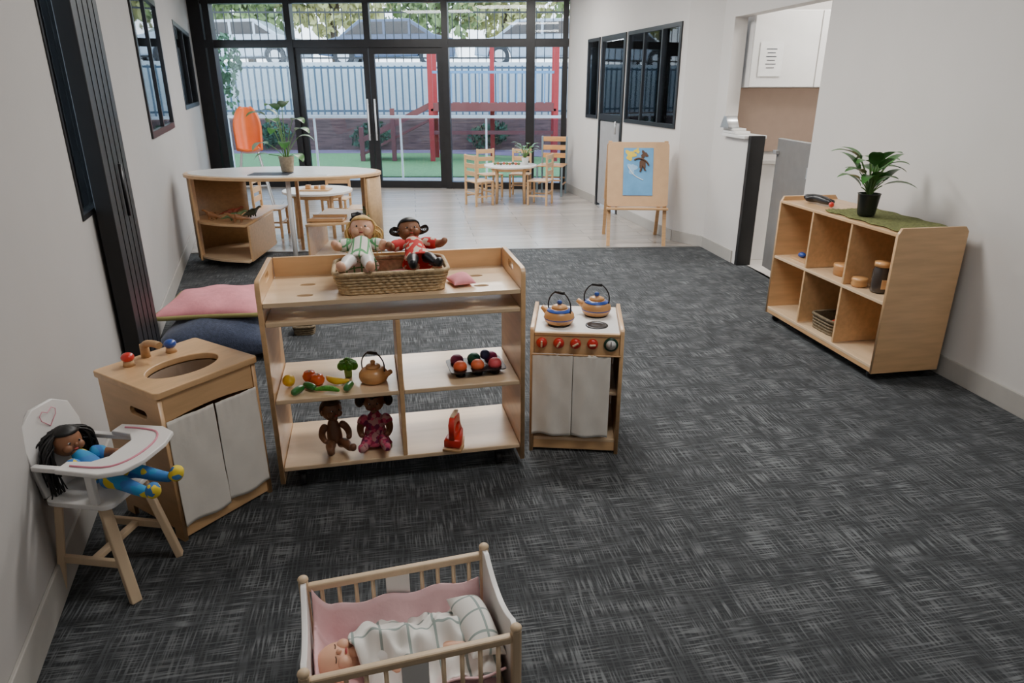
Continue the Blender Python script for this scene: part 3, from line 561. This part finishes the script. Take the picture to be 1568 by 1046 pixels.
for nm,x,mt in (('hot_tap',.085,RED),('cold_tap',.245,BLUE)):
    cyl(nm+'_post',(x,D-.06,Z),(x,D-.06,Z+.02),.02,.016,WOODE,g); ball(nm,(x,D-.06,Z+.032),(.022,.022,.017),mt,g)
cyl('spout_post',(.165,D-.03,Z),(.165,D-.03,Z+.05),.016,.015,WOODE,g); tube('spout',[(.165,D-.03,Z+.045),(.168,D-.06,Z+.066),(.172,D-.12,Z+.060)],.013,WOODE,g)
# ---------------------------------------------------------------- dolls high chair
HC=(-1.275,1.835,0); ha=rad(82)
g=root('dolls_high_chair',HC,ha); PS=M('pink_stripe',(.7,.25,.33),.4)
for i,(sx,sy) in enumerate(((-1,-1),(1,-1),(1,1),(-1,1))):
    a_=Vector((sx*.085,sy*.075+.01,.325)); b_=Vector((sx*.115,sy*.125,0)); d=a_-b_
    q=d.to_track_quat('Z','Y').to_euler(); box('leg_%d'%(i+1),(a_+b_)/2,(.032,.022,d.length),WOODC,g,.003,rot=q)
boxes('stretchers',[((-.103,0,.13),(.016,.20,.026)),((.103,0,.13),(.016,.20,.026)),((0,0,.13),(.20,.024,.018))],WOODC,g,bev=.003)
shape('seat',rr(.23,.22,.03),[],.016,WHITE,g,(0,0,.334),(0,0,0),.003)
shape('backrest',[(-.10,0),(-.11,.17),(-.09,.235),(-.04,.265),(.04,.265),(.09,.235),(.11,.17),(.10,0)],[],.014,WHITE,g,(0,.112,.342),(pi/2-.12,0,0),.003)
hp=[(0,-.03),(.03,.0),(.034,.018),(.02,.03),(0,.018),(-.02,.03),(-.034,.018),(-.03,0),(0,-.03)]
tube('pink_heart',[[(x*.9,.127,y*.9+.562) for x,y in hp]],.0012,PS,g,smooth=False)
for sx in (-1,1):
    box('arm_%d'%(sx+2),(sx*.108,.0,.452),(.02,.23,.016),WHITE,g); box('arm_post_%d'%(sx+2),(sx*.105,-.06,.395),(.018,.024,.105),WHITE,g)
TR=[(-.145,.06),(-.15,-.08),(-.12,-.135),(-.05,-.155),(.05,-.155),(.12,-.135),(.15,-.08),(.145,.06),(.095,.06),(.085,-.01),(.05,-.04),(-.05,-.04),(-.085,-.01),(-.095,.06)]
shape('tray',TR,[],.016,WHITE,g,(0,-.05,.468),(0,0,0),.004)
tube('tray_stripe',[[(-.12,-.02,.478),(-.125,-.12,.478),(-.08,-.165,.478),(0,-.178,.478),(.08,-.165,.478),(.125,-.12,.478),(.12,-.02,.478)]],.003,PS,g)
fw=Vector((sin(ha),-cos(ha),0)); sd=Vector((cos(ha),sin(ha),0))
cx=Vector(HC)+fw*.04+sd*(-.015)+Vector((0,0,.352))
doll('black_haired_doll',cx,ha-.12,.98,SKINM,HAIRK,BLY,BLY,YEL,'long',recline=.80,headrot=(.72,.12,-.05),Ld=3.5,legs=.006,lf=1.55,lr=.76,dress=False,fs=1.35)
# ---------------------------------------------------------------- doll crib
g=root('doll_crib',(-.262,1.335,0),rad(16.2)); L_=.475; Wd=.31; ZR=.295
endp=[(-Wd/2,.0),(-Wd/2+.04,.0),(-Wd/2+.06,.03),(Wd/2-.06,.03),(Wd/2-.04,0),(Wd/2,0),(Wd/2,.30),(Wd/2-.008,.318),(Wd/2-.03,.322)]+[(x,.322-.035*(1-(x/.125)**2)) for x in [.115-.23*i/14 for i in range(15)]]+[(-Wd/2+.03,.322),(-Wd/2+.008,.318),(-Wd/2,.30)]
for i,x in enumerate((-L_/2,L_/2)): 
    shape('end_%d'%(i+1),endp,[],.014,WHITE,g,(x,0,0),YZ,.002)
    for k,y in enumerate((-Wd/2,Wd/2)):
        box('post_%d%d'%(i,k),(x,y,.16),(.024,.022,.32),WOODC,g,.006); ball('post_cap_%d%d'%(i,k),(x,y,.322),(.014,.013,.011),WOODC,g,n=12)
for k,y in enumerate((-Wd/2,Wd/2)):
    box('top_rail_%d'%k,(0,y,ZR),(L_-.02,.018,.022),WOODC,g,.005); box('bottom_rail_%d'%k,(0,y,.09),(L_-.02,.018,.026),WOODC,g,.005)
    for i in range(10):
        x=-L_/2+.043+i*(L_-.086)/9
        if abs(x)<.045: continue
        cyl('spindle_%d%d'%(k,i),(x,y,.10),(x,y,.288),.0055,.0055,WOODC,g,10)
    box('centre_panel_%d'%k,(0,y,.19),(.062,.010,.19),WHITE,g,.002)
box('slat_base',(0,0,.085),(L_-.02,Wd-.03,.012),WOODC,g)
pillow('mattress',L_/2-.02,Wd/2-.02,.05,PINKL,g,(0,0,.105),flat=.3,pw=.25)
def bump_fn(a,b):
    x=(a-.5)*(L_-.04); y=(b-.5)*(Wd-.03); e=max(0,abs(y)/(Wd/2-.015)-.72)/.28; e2=max(0,-x/(L_/2-.02)-.8)/.2
    return (x,y,.148+.085*e**1.3*(1 if y>0 else .5)+.07*e2**1.5+.010*sin(x*47+y*21)*cos(y*51))
o=gridmesh('pink_sheet',60,40,bump_fn,PINKL,g); o.modifiers.new('s','SOLIDIFY').thickness=.006
pillow('doll_pillow',.07,.09,.03,PINKL,g,(-.165,0,.155))
b=root('baby_doll',(0,0,0)); b.parent=None
mw=Matrix.Translation((-.262,1.335,0))@Matrix.Rotation(rad(16.2),4,'Z')
b.matrix_world=mw@Matrix.Translation((-.115,-.012,.185))@Matrix.Rotation(rad(90),4,'Z')@Matrix.Rotation(rad(-90),4,'X')
skinfig('torso',[(0,0,-.20),(0,-.0,-.14),(0,-.0,-.07),(0,0,-.02),(0,0,.01)],[(0,1),(1,2),(2,3),(3,4)],[.042,.046,.042,.034,.020],WHITE,b)
for sx in (-1,1):
    skinfig('arm',[(sx*.03,0,-.04),(sx*.048,.004,-.07),(sx*.05,.0,-.11),(sx*.04,-.008,-.14)],[(0,1),(1,2),(2,3)],[.018,.017,.014,.013],SKINL,b)
    skinfig('leg',[(sx*.025,0,-.19),(sx*.035,-.005,-.25),(sx*.035,0,-.30)],[(0,1),(1,2)],[.024,.020,.016],SKINL,b)
head(b,(0,-.005,.055),.054,SKINL,None,shut=True,rot=(.0,.0,-.25))
BL=plaid('striped_blanket',(.76,.74,.70),(.30,.36,.34),15,.10)
def blf(a,b_):
    x=-.125+a*.325; y=(b_-.5)*.25; r=math.exp(-(y/.072)**2)*.088*(1-.30*a)
    return (x+.014*sin(b_*9),y+.012*sin(a*11),.165+r+.007*sin(x*75+y*45)+.006*sin(y*95-x*40)+.004*sin(x*160-y*60))
o=gridmesh('striped_blanket',80,60,blf,BL,g); o.modifiers.new('s','SOLIDIFY').thickness=.006
pillow('blanket_fold',.045,.11,.05,BL,g,(.175,.0,.205),(0,.2,.1))
# ---------------------------------------------------------------- floor cushions
g=root('floor_cushion',(-1.77,3.98,.06),.15); pillow('body',.33,.34,.18,NAVY,g,flat=.33,pw=.33)
g=root('pink_cushion',(-1.80,4.05,.245),.05); pillow('body',.33,.25,.075,PINK,g,(0,0,0),(.06,-.03,0),flat=.3,pw=.4)
tube('piping',[[( .33*x*(1-.07*(1-y*y)),.25*y*(1-.07*(1-x*x)),.25*y*.06+.33*x*.03) for x,y in [(-1,-1),(-.5,-1),(0,-1),(.5,-1),(1,-1),(1,-.5),(1,0),(1,.5),(1,1),(.5,1),(0,1),(-.5,1),(-1,1),(-1,.5),(-1,0),(-1,-.5)]]],.014,OLIVE,g,cyc=True)
basket('floor_basket',.13,.13,.055,WICKD,(-1.345,4.18,0),.2,rows=4,tr=.006)
# ---------------------------------------------------------------- round display shelf
RC=(-2.03,6.2); g=root('curved_display_shelf',(RC[0],RC[1],0),.04)
shape('top',el(.86,.46,n=48),[],.028,WOOD,g,(0,0,.775),(0,0,0),.004); shape('top_laminate',el(.82,.42,n=48),[],.004,WHITEL,g,(0,0,.791))
for sx,nm,t0 in ((-1,'left',124),(1,'right',138)):
    pts=[(.82*cos(a),.44*sin(a)) for a in [rad(72+216*i/30) for i in range(31)] if cos(a)<-.28]
    pts=[(x*-sx,y) for x,y in pts]; 
    for z,k in ((.385,'mid'),(.075,'low')): shape('%s_shelf_%s'%(nm,k),pts,[],.022,WOODL if k=='low' else WOOD,g,(0,0,z),(0,0,0),.002)
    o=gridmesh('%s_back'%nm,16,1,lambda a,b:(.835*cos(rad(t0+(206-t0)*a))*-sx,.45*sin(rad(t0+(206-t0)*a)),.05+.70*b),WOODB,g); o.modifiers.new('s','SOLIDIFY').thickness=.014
    box('%s_inner_panel'%nm,(sx*.25,.0,.22),(.018,.72,.31),WOOD,g,.002)
    box('%s_end_panel'%nm,(sx*.745,-.17,.40),(.016,.07,.72),WOOD,g)
cyl('pole',(.13,-.36,0),(.13,-.36,.76),.020,.020,WHITE,g); box('rear_leg',(.0,.40,.38),(.03,.03,.76),WOOD,g)
box('dark_sheet',(-.05,-.2,.795),(.34,.2,.003),M('dark_sheet',(.03,.035,.05),.5),g,0); box('white_sheet',(.3,-.22,.795),(.3,.18,.003),WHITEL,g,0)
st=[(2.9,.16,.10,.3,.19,.12),(2.4,.10,.28,.6,.17,.11),(5.9,.13,.22,.5,.16,.11),(4.4,.05,.38,.9,.18,.11),(-.5,.12,.30,.5,.15,.11),(3.8,.14,.34,.6,.18,.12),(5.0,.08,.12,.3,.15,.10),(4.6,.10,.22,.5,.17,.11),(5.4,.03,.40,1.0,.15,.10),(3.2,.04,.34,.9,.15,.10),(3.5,.14,.02,.3,.15,.10),(5.7,.10,.02,.2,.14,.10),(.2,.12,.16,.4,.15,.10)]
potted('leafy_pot_plant',(-1.97,6.14,.797),.065,.13,POTB,st,dr=1.5)
DG=[M('dino_%d'%i,c,.4) for i,c in enumerate([(.12,.18,.07),(.30,.13,.05),(.07,.08,.05),(.38,.09,.05)])]
for i,(x,y,z,r) in enumerate(((-2.42,5.95,.398,.3),(-2.62,5.98,.398,2.8),(-2.33,6.12,.398,1.0),(-2.52,6.15,.398,.2),(-1.30,6.1,.398,2.0),(-2.35,5.86,.398,3.4))):
    o=skinfig('toy_dinosaur',[(0,0,.06),(.05,0,.062),(.09,0,.085),(.12,0,.10),(.15,0,.095),(-.05,0,.055),(-.10,0,.04),(-.15,0,.03),(.035,.02,.035),(.04,.022,.006),(.035,-.02,.035),(.04,-.022,.006),(-.03,.02,.035),(-.03,.022,.006),(-.03,-.02,.035),(-.03,-.022,.006)],[(0,1),(1,2),(2,3),(3,4),(0,5),(5,6),(6,7),(1,8),(8,9),(1,10),(10,11),(5,12),(12,13),(5,14),(14,15)],[.03,.024,.015,.014,.009,.024,.012,.004,.012,.009,.012,.009,.012,.009,.012,.009],DG[i%4],None,(x,y,z),(0,0,r),sub=1); o.scale=(.75,.75,.85)
g=root('display_tray',(-1.62,6.0,.397),.04); shape('tray',rr(.30,.2,.02),[],.012,WOODE,g,(0,0,.008)); boxes('rim',[((0,.1,.02),(.30,.01,.025)),((0,-.1,.02),(.30,.01,.025))],WOODE,g)
g=root('toy_elephant',(-1.36,5.93,.397),.4); skinfig('body',[(0,0,.05),(.05,0,.055),(.075,0,.05),(.085,0,.02),(-.04,0,.05),(.04,.02,.006),(.04,-.02,.006),(-.03,.02,.006),(-.03,-.02,.006)],[(0,1),(1,2),(2,3),(0,4),(1,5),(1,6),(4,7),(4,8)],[.03,.024,.018,.007,.026,.011,.011,.011,.011],BLACK,g,sub=1)
# ---------------------------------------------------------------- child tables & chairs
def chair(name,loc,rz,sh=.30,h=.60,w=.28,mt=WOOD,lm=None):
    g=root(name,loc,rz); lm=lm or mt; t=.022
    for i,(x,y,hh) in enumerate(((-w/2+t/2,-w/2+t/2,sh),(w/2-t/2,-w/2+t/2,sh),(-w/2+t/2,w/2-t/2,h),(w/2-t/2,w/2-t/2,h))): box('leg_%d'%(i+1),(x,y,hh/2),(t*1.2,t*1.2,hh),lm,g,.004)
    box('seat',(0,0,sh+.006),(w+.01,w+.01,.018),mt,g,.006)
    boxes('back_slats',[((0,w/2-t/2,sh+(h-sh)*k),(w-t*2,.014,(h-sh)*.17)) for k in (.32,.60,.90)],mt,g,bev=.003)
    boxes('stretchers',[((-w/2+t/2,0,sh*.4),(.014,w-t*2,.02)),((w/2-t/2,0,sh*.4),(.014,w-t*2,.02)),((0,-w/2+t/2,sh*.55),(w-t*2,.014,.02)),((0,w/2-t/2,sh*.55),(w-t*2,.014,.02))],mt,g); return g
def table(name,loc,r,h=.5):
    g=root(name,loc); shape('top',el(r,r),[],.025,WHITEL,g,(0,0,h-.0125),(0,0,0),.004); lathe('apron',[(r*.72,h-.07),(r*.74,h-.07),(r*.74,h-.026),(r*.72,h-.026)],WOOD,g)
    for k in range(4):
        a=pi/4+k*pi/2; cyl('leg_%d'%(k+1),(r*.72*cos(a),r*.72*sin(a),h-.03),(r*.74*cos(a),r*.74*sin(a),0),.022,.018,WOOD,g)
    return g
T1=(-2.05,7.3); table('round_table',(T1[0],T1[1],0),.36,.48)
chair('child_chair',(T1[0]+.47,T1[1]-.02,0),rad(-85),.29,.62); chair('child_chair',(T1[0]-.50,T1[1]-.05,0),rad(92),.29,.62); chair('child_chair',(T1[0]+.05,T1[1]+.55,0),rad(0))
g=root('toy_blocks_tray',(T1[0],T1[1]-.05,.48)); shape('tray',rr(.3,.2,.02),[],.014,WOODE,g,(0,0,.008)); boxes('blocks',[((-.08,0,.035),(.05,.05,.04)),((0,.03,.03),(.04,.06,.03)),((.08,-.02,.035),(.05,.04,.04))],WOODT,g,bev=.003)
T2=(-.02,9.55); table('round_table',(T2[0],T2[1],0),.36,.5)
chair('child_chair',(T2[0]-.42,T2[1]-.26,0),rad(125),.31,.66); chair('child_chair',(T2[0]+.40,T2[1]-.20,0),rad(-110),.31,.66); chair('child_chair',(T2[0]-.30,T2[1]+.48,0),rad(30),.31,.66); chair('child_chair',(T2[0]+.14,T2[1]+.52,0),rad(-10),.31,.66)
g=root('toy_animals_pile',(T2[0]-.05,T2[1]-.05,.5))
for k in range(9): ball('animal_%d'%k,(-.16+.04*k,.04*sin(k*2.3),.02),(.022,.014,.02),DG[k%4],g,n=8)
st=[(i*2.4,.05+.05*(i%3)/2,.05+.14*((i*5)%7)/7,.7-.12*(i%4),.13,.05) for i in range(18)]
potted('small_table_plant',(T2[0]+.2,T2[1]+.05,.5),.05,.09,WHITEL,st)
chair('adult_slat_chair',(.58,10.2,0),rad(-14),.42,.82,.38,WOODT,M('blue_grey_metal',(.25,.33,.38),.4,metal=.5))
g=root('orange_high_chair',(-3.36,9.05,0),.3); OR=M('orange_plastic',(.85,.15,.02),.35,var=.04,coat=.3)
def shf(a,b):
    th=(a-.5)*2.2; w=.13+.05*b
    if b<.35: t=b/.35; return (w*sin(th*.8)*1.15,-.20+.30*t,.76+.05*abs(th)**2*.6-.05*t)
    t=(b-.35)/.65; k=math.sqrt(max(0,1-(max(0,t-.45)/.57)**2)); return (w*sin(th*.8)*1.2*max(.12,k),.10+.10*t-.10*abs(th)**2*.6*max(.2,k),.71+.54*t)
o=gridmesh('shell_seat',20,36,shf,OR,g); s=o.modifiers.new('s','SOLIDIFY'); s.thickness=.03
tube('legs',[[(sx*.1,sy*.08,.71),(sx*.22,sy*.22,0)] for sx in (-1,1) for sy in (-1,1)],.011,STEEL,g,smooth=False); tube('foot_rest',[(-.16,-.17,.3),(.16,-.17,.3)],.011,STEEL,g,smooth=False)
# ---------------------------------------------------------------- outside
box('outdoor_paving',(-1,4,-.13),(40,29.0,.1),M('paving',(.24,.23,.24),.8,var=.15),None,0)
shape('artificial_lawn',[(-9,12.9),(1.2,12.9),(2.0,14.5),(1.2,16.4),(-2,17.6),(-9,17.4)],[],.02,M('lawn',(.17,.29,.08),.95,var=.3,scale=30),None,(0,0,-.07))
shape('outdoor_path',[(-9,17.45),(-2,17.65),(1.3,16.45),(2.1,14.5),(1.3,12.9),(6,12.9),(6,18.4),(-9,18.4)],[],.02,M('rubber_path',(.24,.14,.17),.9),None,(0,0,-.07))
box('retaining_wall',(-1,18.65,.36),(26,.25,.86),M('retaining_timber',(.16,.08,.06),.8,var=.4,scale=3,stretch=(1,1,10)),None,0)
WF=M('white_rail_paint',(.70,.74,.78),.5); SF=M('slate_fence_paint',(.06,.10,.15),.5)
boxes('bar_fence',[((-13+i*.17,18.62,1.40),(.04,.03,1.18)) for i in range(141)]+[((-1,18.65,1.94),(26,.04,.05)),((-1,18.65,.9),(26,.04,.05))],SF)
box('street_bank',(-1,30,.99),(60,22,2.18),M('pale_concrete',(.60,.64,.68),.9),None,0)
boxes('street_fence',[((-13+i*.22,19.6,2.75),(.022,.022,1.3)) for i in range(120)]+[((-1,19.6,3.3),(26,.03,.04)),((-1,19.6,2.2),(26,.03,.04))],BLACK)
boxes('side_fence',[((6.6,6.6+i*.45,1.1),(.03,.06,2.2)) for i in range(25)]+[((6.63,12,.4),(.04,11,.06)),((6.63,12,1.9),(.04,11,.06))],M('side_fence_paint',(.45,.53,.60),.6))
boxes('side_fence',[((-9.4,2+i*.45,1.1),(.03,.10,2.2)) for i in range(30)]+[((-9.37,8.7,.4),(.04,13,.06)),((-9.37,8.7,1.9),(.04,13,.06))],M('side_fence_paint_grey',(.45,.53,.60),.6))
g=root('glass_balustrade',(0,12.5,0)); boxes('panels',[((-7.2+i*1.5,0,.46),(1.44,.012,1.0)) for i in range(8)],GLB,g); box('top_rail',(-2,0,1.0),(11.5,.05,.045),WF,g); boxes('posts',[((-7.95+i*1.5,0,.46),(.03,.04,1.08)) for i in range(9)],WF,g)
BARK=M('bark',(.12,.08,.05),.9)
def foliage(name,c,R,n,mat,seed,leaf=.16,trunk=None):
    rnd=random.Random(seed); g=root(name,c); vs=[];fs=[]
    for i in range(n):
        while True:
            p=Vector((rnd.uniform(-1,1),rnd.uniform(-1,1),rnd.uniform(-1,1)))
            if .3<p.length<1: break
        p=Vector((p.x*R[0],p.y*R[1],p.z*R[2])); p*=1+.2*sin(p.x*5)*sin(p.z*6)
        q=Euler((rnd.uniform(0,6),rnd.uniform(0,6),rnd.uniform(0,6))).to_matrix(); l_=leaf*rnd.uniform(.6,1.3); b0=len(vs)
        for a,b_ in ((-.5,0),(0,-.3),(.5,0),(0,.3)): vs.append(tuple(p+q@Vector((a*l_,b_*l_,0))))
        fs.append((b0,b0+1,b0+2,b0+3))
    me=bpy.data.meshes.new('leaves'); me.from_pydata(vs,[],fs); add('leaves',me,mat,g)
    if trunk:
        cyl('trunk',(0,0,-trunk),(0,0,0),R[0]*.07,R[0]*.04,BARK,g)
        tube('branches',[[(0,0,-trunk*.3),(-R[0]*.15,.1,.2),(-R[0]*.3,.2,R[2]*.5)],[(0,0,-trunk*.35),(R[0]*.2,.1,.1),(R[0]*.35,.1,R[2]*.4)],[(0,0,-.1),(.05,.1,R[2]*.6)]],R[0]*.03,BARK,g)
    return g
TL=M('tree_leaf',(.26,.32,.12),.8,var=.5,scale=1.5); TY=M('tree_leaf_yellow',(.50,.46,.18),.8,var=.4,scale=1.5); SHB=M('shrub_leaf',(.06,.12,.06),.8,var=.5,scale=4)
for i,x in enumerate((-14,-10.5,-7,-3.5,0,3.5,7)): foliage('street_tree',(x+.7*sin(i*3),31+1.5*sin(i*5),5.0),(2.4,1.8,1.6),1900,TL if i%2 else TY,i,.38,2.92)
for i,x in enumerate((-6.2,-3.6,-.6,2.4)): foliage('garden_shrub',(x,18.2,.33),(.55,.2,.32),500,SHB,20+i,.12)
foliage('young_tree',(-6.0,14.6,1.9),(.6,.5,.9),700,SHB,44,.14,1.96)
def car(name,x,y,z,mat,L=4.4):
    g=root(name,(x,y,z)); k=L/4.4
    P=[(-2.2,.35),(-2.15,.75),(-1.5,.9),(-.85,1.38),(.75,1.42),(1.5,.98),(2.1,.85),(2.2,.5),(2.15,.3),(1.75,.3)]+[(1.35+.36*cos(a),.32+.36*sin(a)) for a in [pi*i/8 for i in range(9)]]+[(-1.0,.28)]+[(-1.4+.36*cos(a),.32+.36*sin(a)) for a in [pi*i/8 for i in range(9)]]+[(-1.8,.3)]
    shape('body',[(a*k,b) for a,b in P],[],1.7,mat,g,(0,0,0),XZ,.05)
    shape('windows',[(a*k,b) for a,b in [(-1.3,.95),(-.78,1.3),(.7,1.33),(1.28,.98)]],[],1.74,DGLASS,g,(0,0,0),XZ)
    boxes('door_pillars',[((-.05*k,-.875,1.14),(.08,.02,.4)),((.75*k,-.875,1.12),(.07,.02,.36))],mat,g)
    for sx in (-1.4,1.35):
        for sy in (-.75,.75): cyl('wheel',(sx*k,sy-.1,.32),(sx*k,sy+.1,.32),.32,.32,BLACK,g,24); cyl('hub',(sx*k,sy-.11,.32),(sx*k,sy+.11,.32),.19,.19,STEEL,g)
    return g
car('parked_car',-4.0,24.5,2.085,M('car_dark_blue',(.06,.08,.13),.2,coat=.6)); car('parked_car',-8.9,24.6,2.085,M('car_silver',(.5,.52,.55),.25,coat=.6),4.2); car('parked_car',1.0,24.4,2.085,M('car_grey',(.34,.37,.41),.25,coat=.6))
g=root('play_structure',(0,15.6,0)); RP=M('red_post',(.42,.03,.03),.5); MB=M('maroon_beam',(.20,.05,.045),.6)
boxes('posts',[((x,y,1.15),(.10,.10,2.42)) for x,y in ((-1.75,0),(-.45,.9),(.95,0),(-1.75,.9),(.95,.9))],RP,g)
boxes('beams',[((-.4,0,1.08),(2.8,.08,.16)),((-.4,.9,1.08),(2.8,.08,.16)),((-.4,.45,1.02),(2.7,1.0,.05)),((-.4,0,.55),(2.8,.06,.08))],MB,g)
boxes('ramp',[((-2.55,0,.75),(1.8,.06,.10),(0,-.45,0)),((-2.55,.9,.75),(1.8,.06,.10),(0,-.45,0)),((-2.55,.45,.45),(1.8,.9,.05),(0,-.45,0)),((-3.3,0,.3),(.09,.09,.72)),((-2.6,0,.5),(.09,.09,1.1))],MB,g)
boxes('railings',[((-1.5+i*.2,0,1.45),(.03,.03,.65)) for i in range(12)]+[((-.4,0,1.78),(2.6,.05,.05))],M('blue_rail',(.16,.30,.5),.5),g)
# ---------------------------------------------------------------- lights
def area(name,loc,sx,sy,e,rot=(0,0,0),col=(1,.97,.925)):
    l=bpy.data.lights.new(name,'AREA'); l.shape='RECTANGLE'; l.size=sx; l.size_y=sy; l.energy=e; l.color=col
    o=bpy.data.objects.new(name,l); COL.objects.link(o); o.location=loc; o.rotation_euler=rot; return o
for i,(x,y,e) in enumerate(((.7,1.7,26),(.2,3.9,68),(-.1,6.0,72),(-1.6,8.6,62),(-.2,9.2,56),(1.2,-.8,7))):
    area('ceiling_light',(x,y,H-.02),1.2,.5,e)
area('kitchen_light',(3.0,5.7,H-.02),.8,.5,48)
w=bpy.data.worlds.new('World'); S.world=w; w.use_nodes=True; nt=w.node_tree; bg=nt.nodes['Background']
tc=nt.nodes.new('ShaderNodeTexCoord'); sp=nt.nodes.new('ShaderNodeSeparateXYZ'); nt.links.new(tc.outputs['Generated'],sp.inputs[0])
c=ramp(nt,sp.outputs[2],[(0,(.90,.95,1)),(.6,(.58,.78,1))]); nt.links.new(c,bg.inputs[0]); bg.inputs[1].default_value=5.0
cam=bpy.data.cameras.new('Camera'); co=bpy.data.objects.new('Camera',cam); COL.objects.link(co); co.location=(0,0,1.5); co.rotation_euler=(rad(69.5),0,0)
cam.lens=24; cam.sensor_width=36; cam.clip_start=.05; S.camera=co
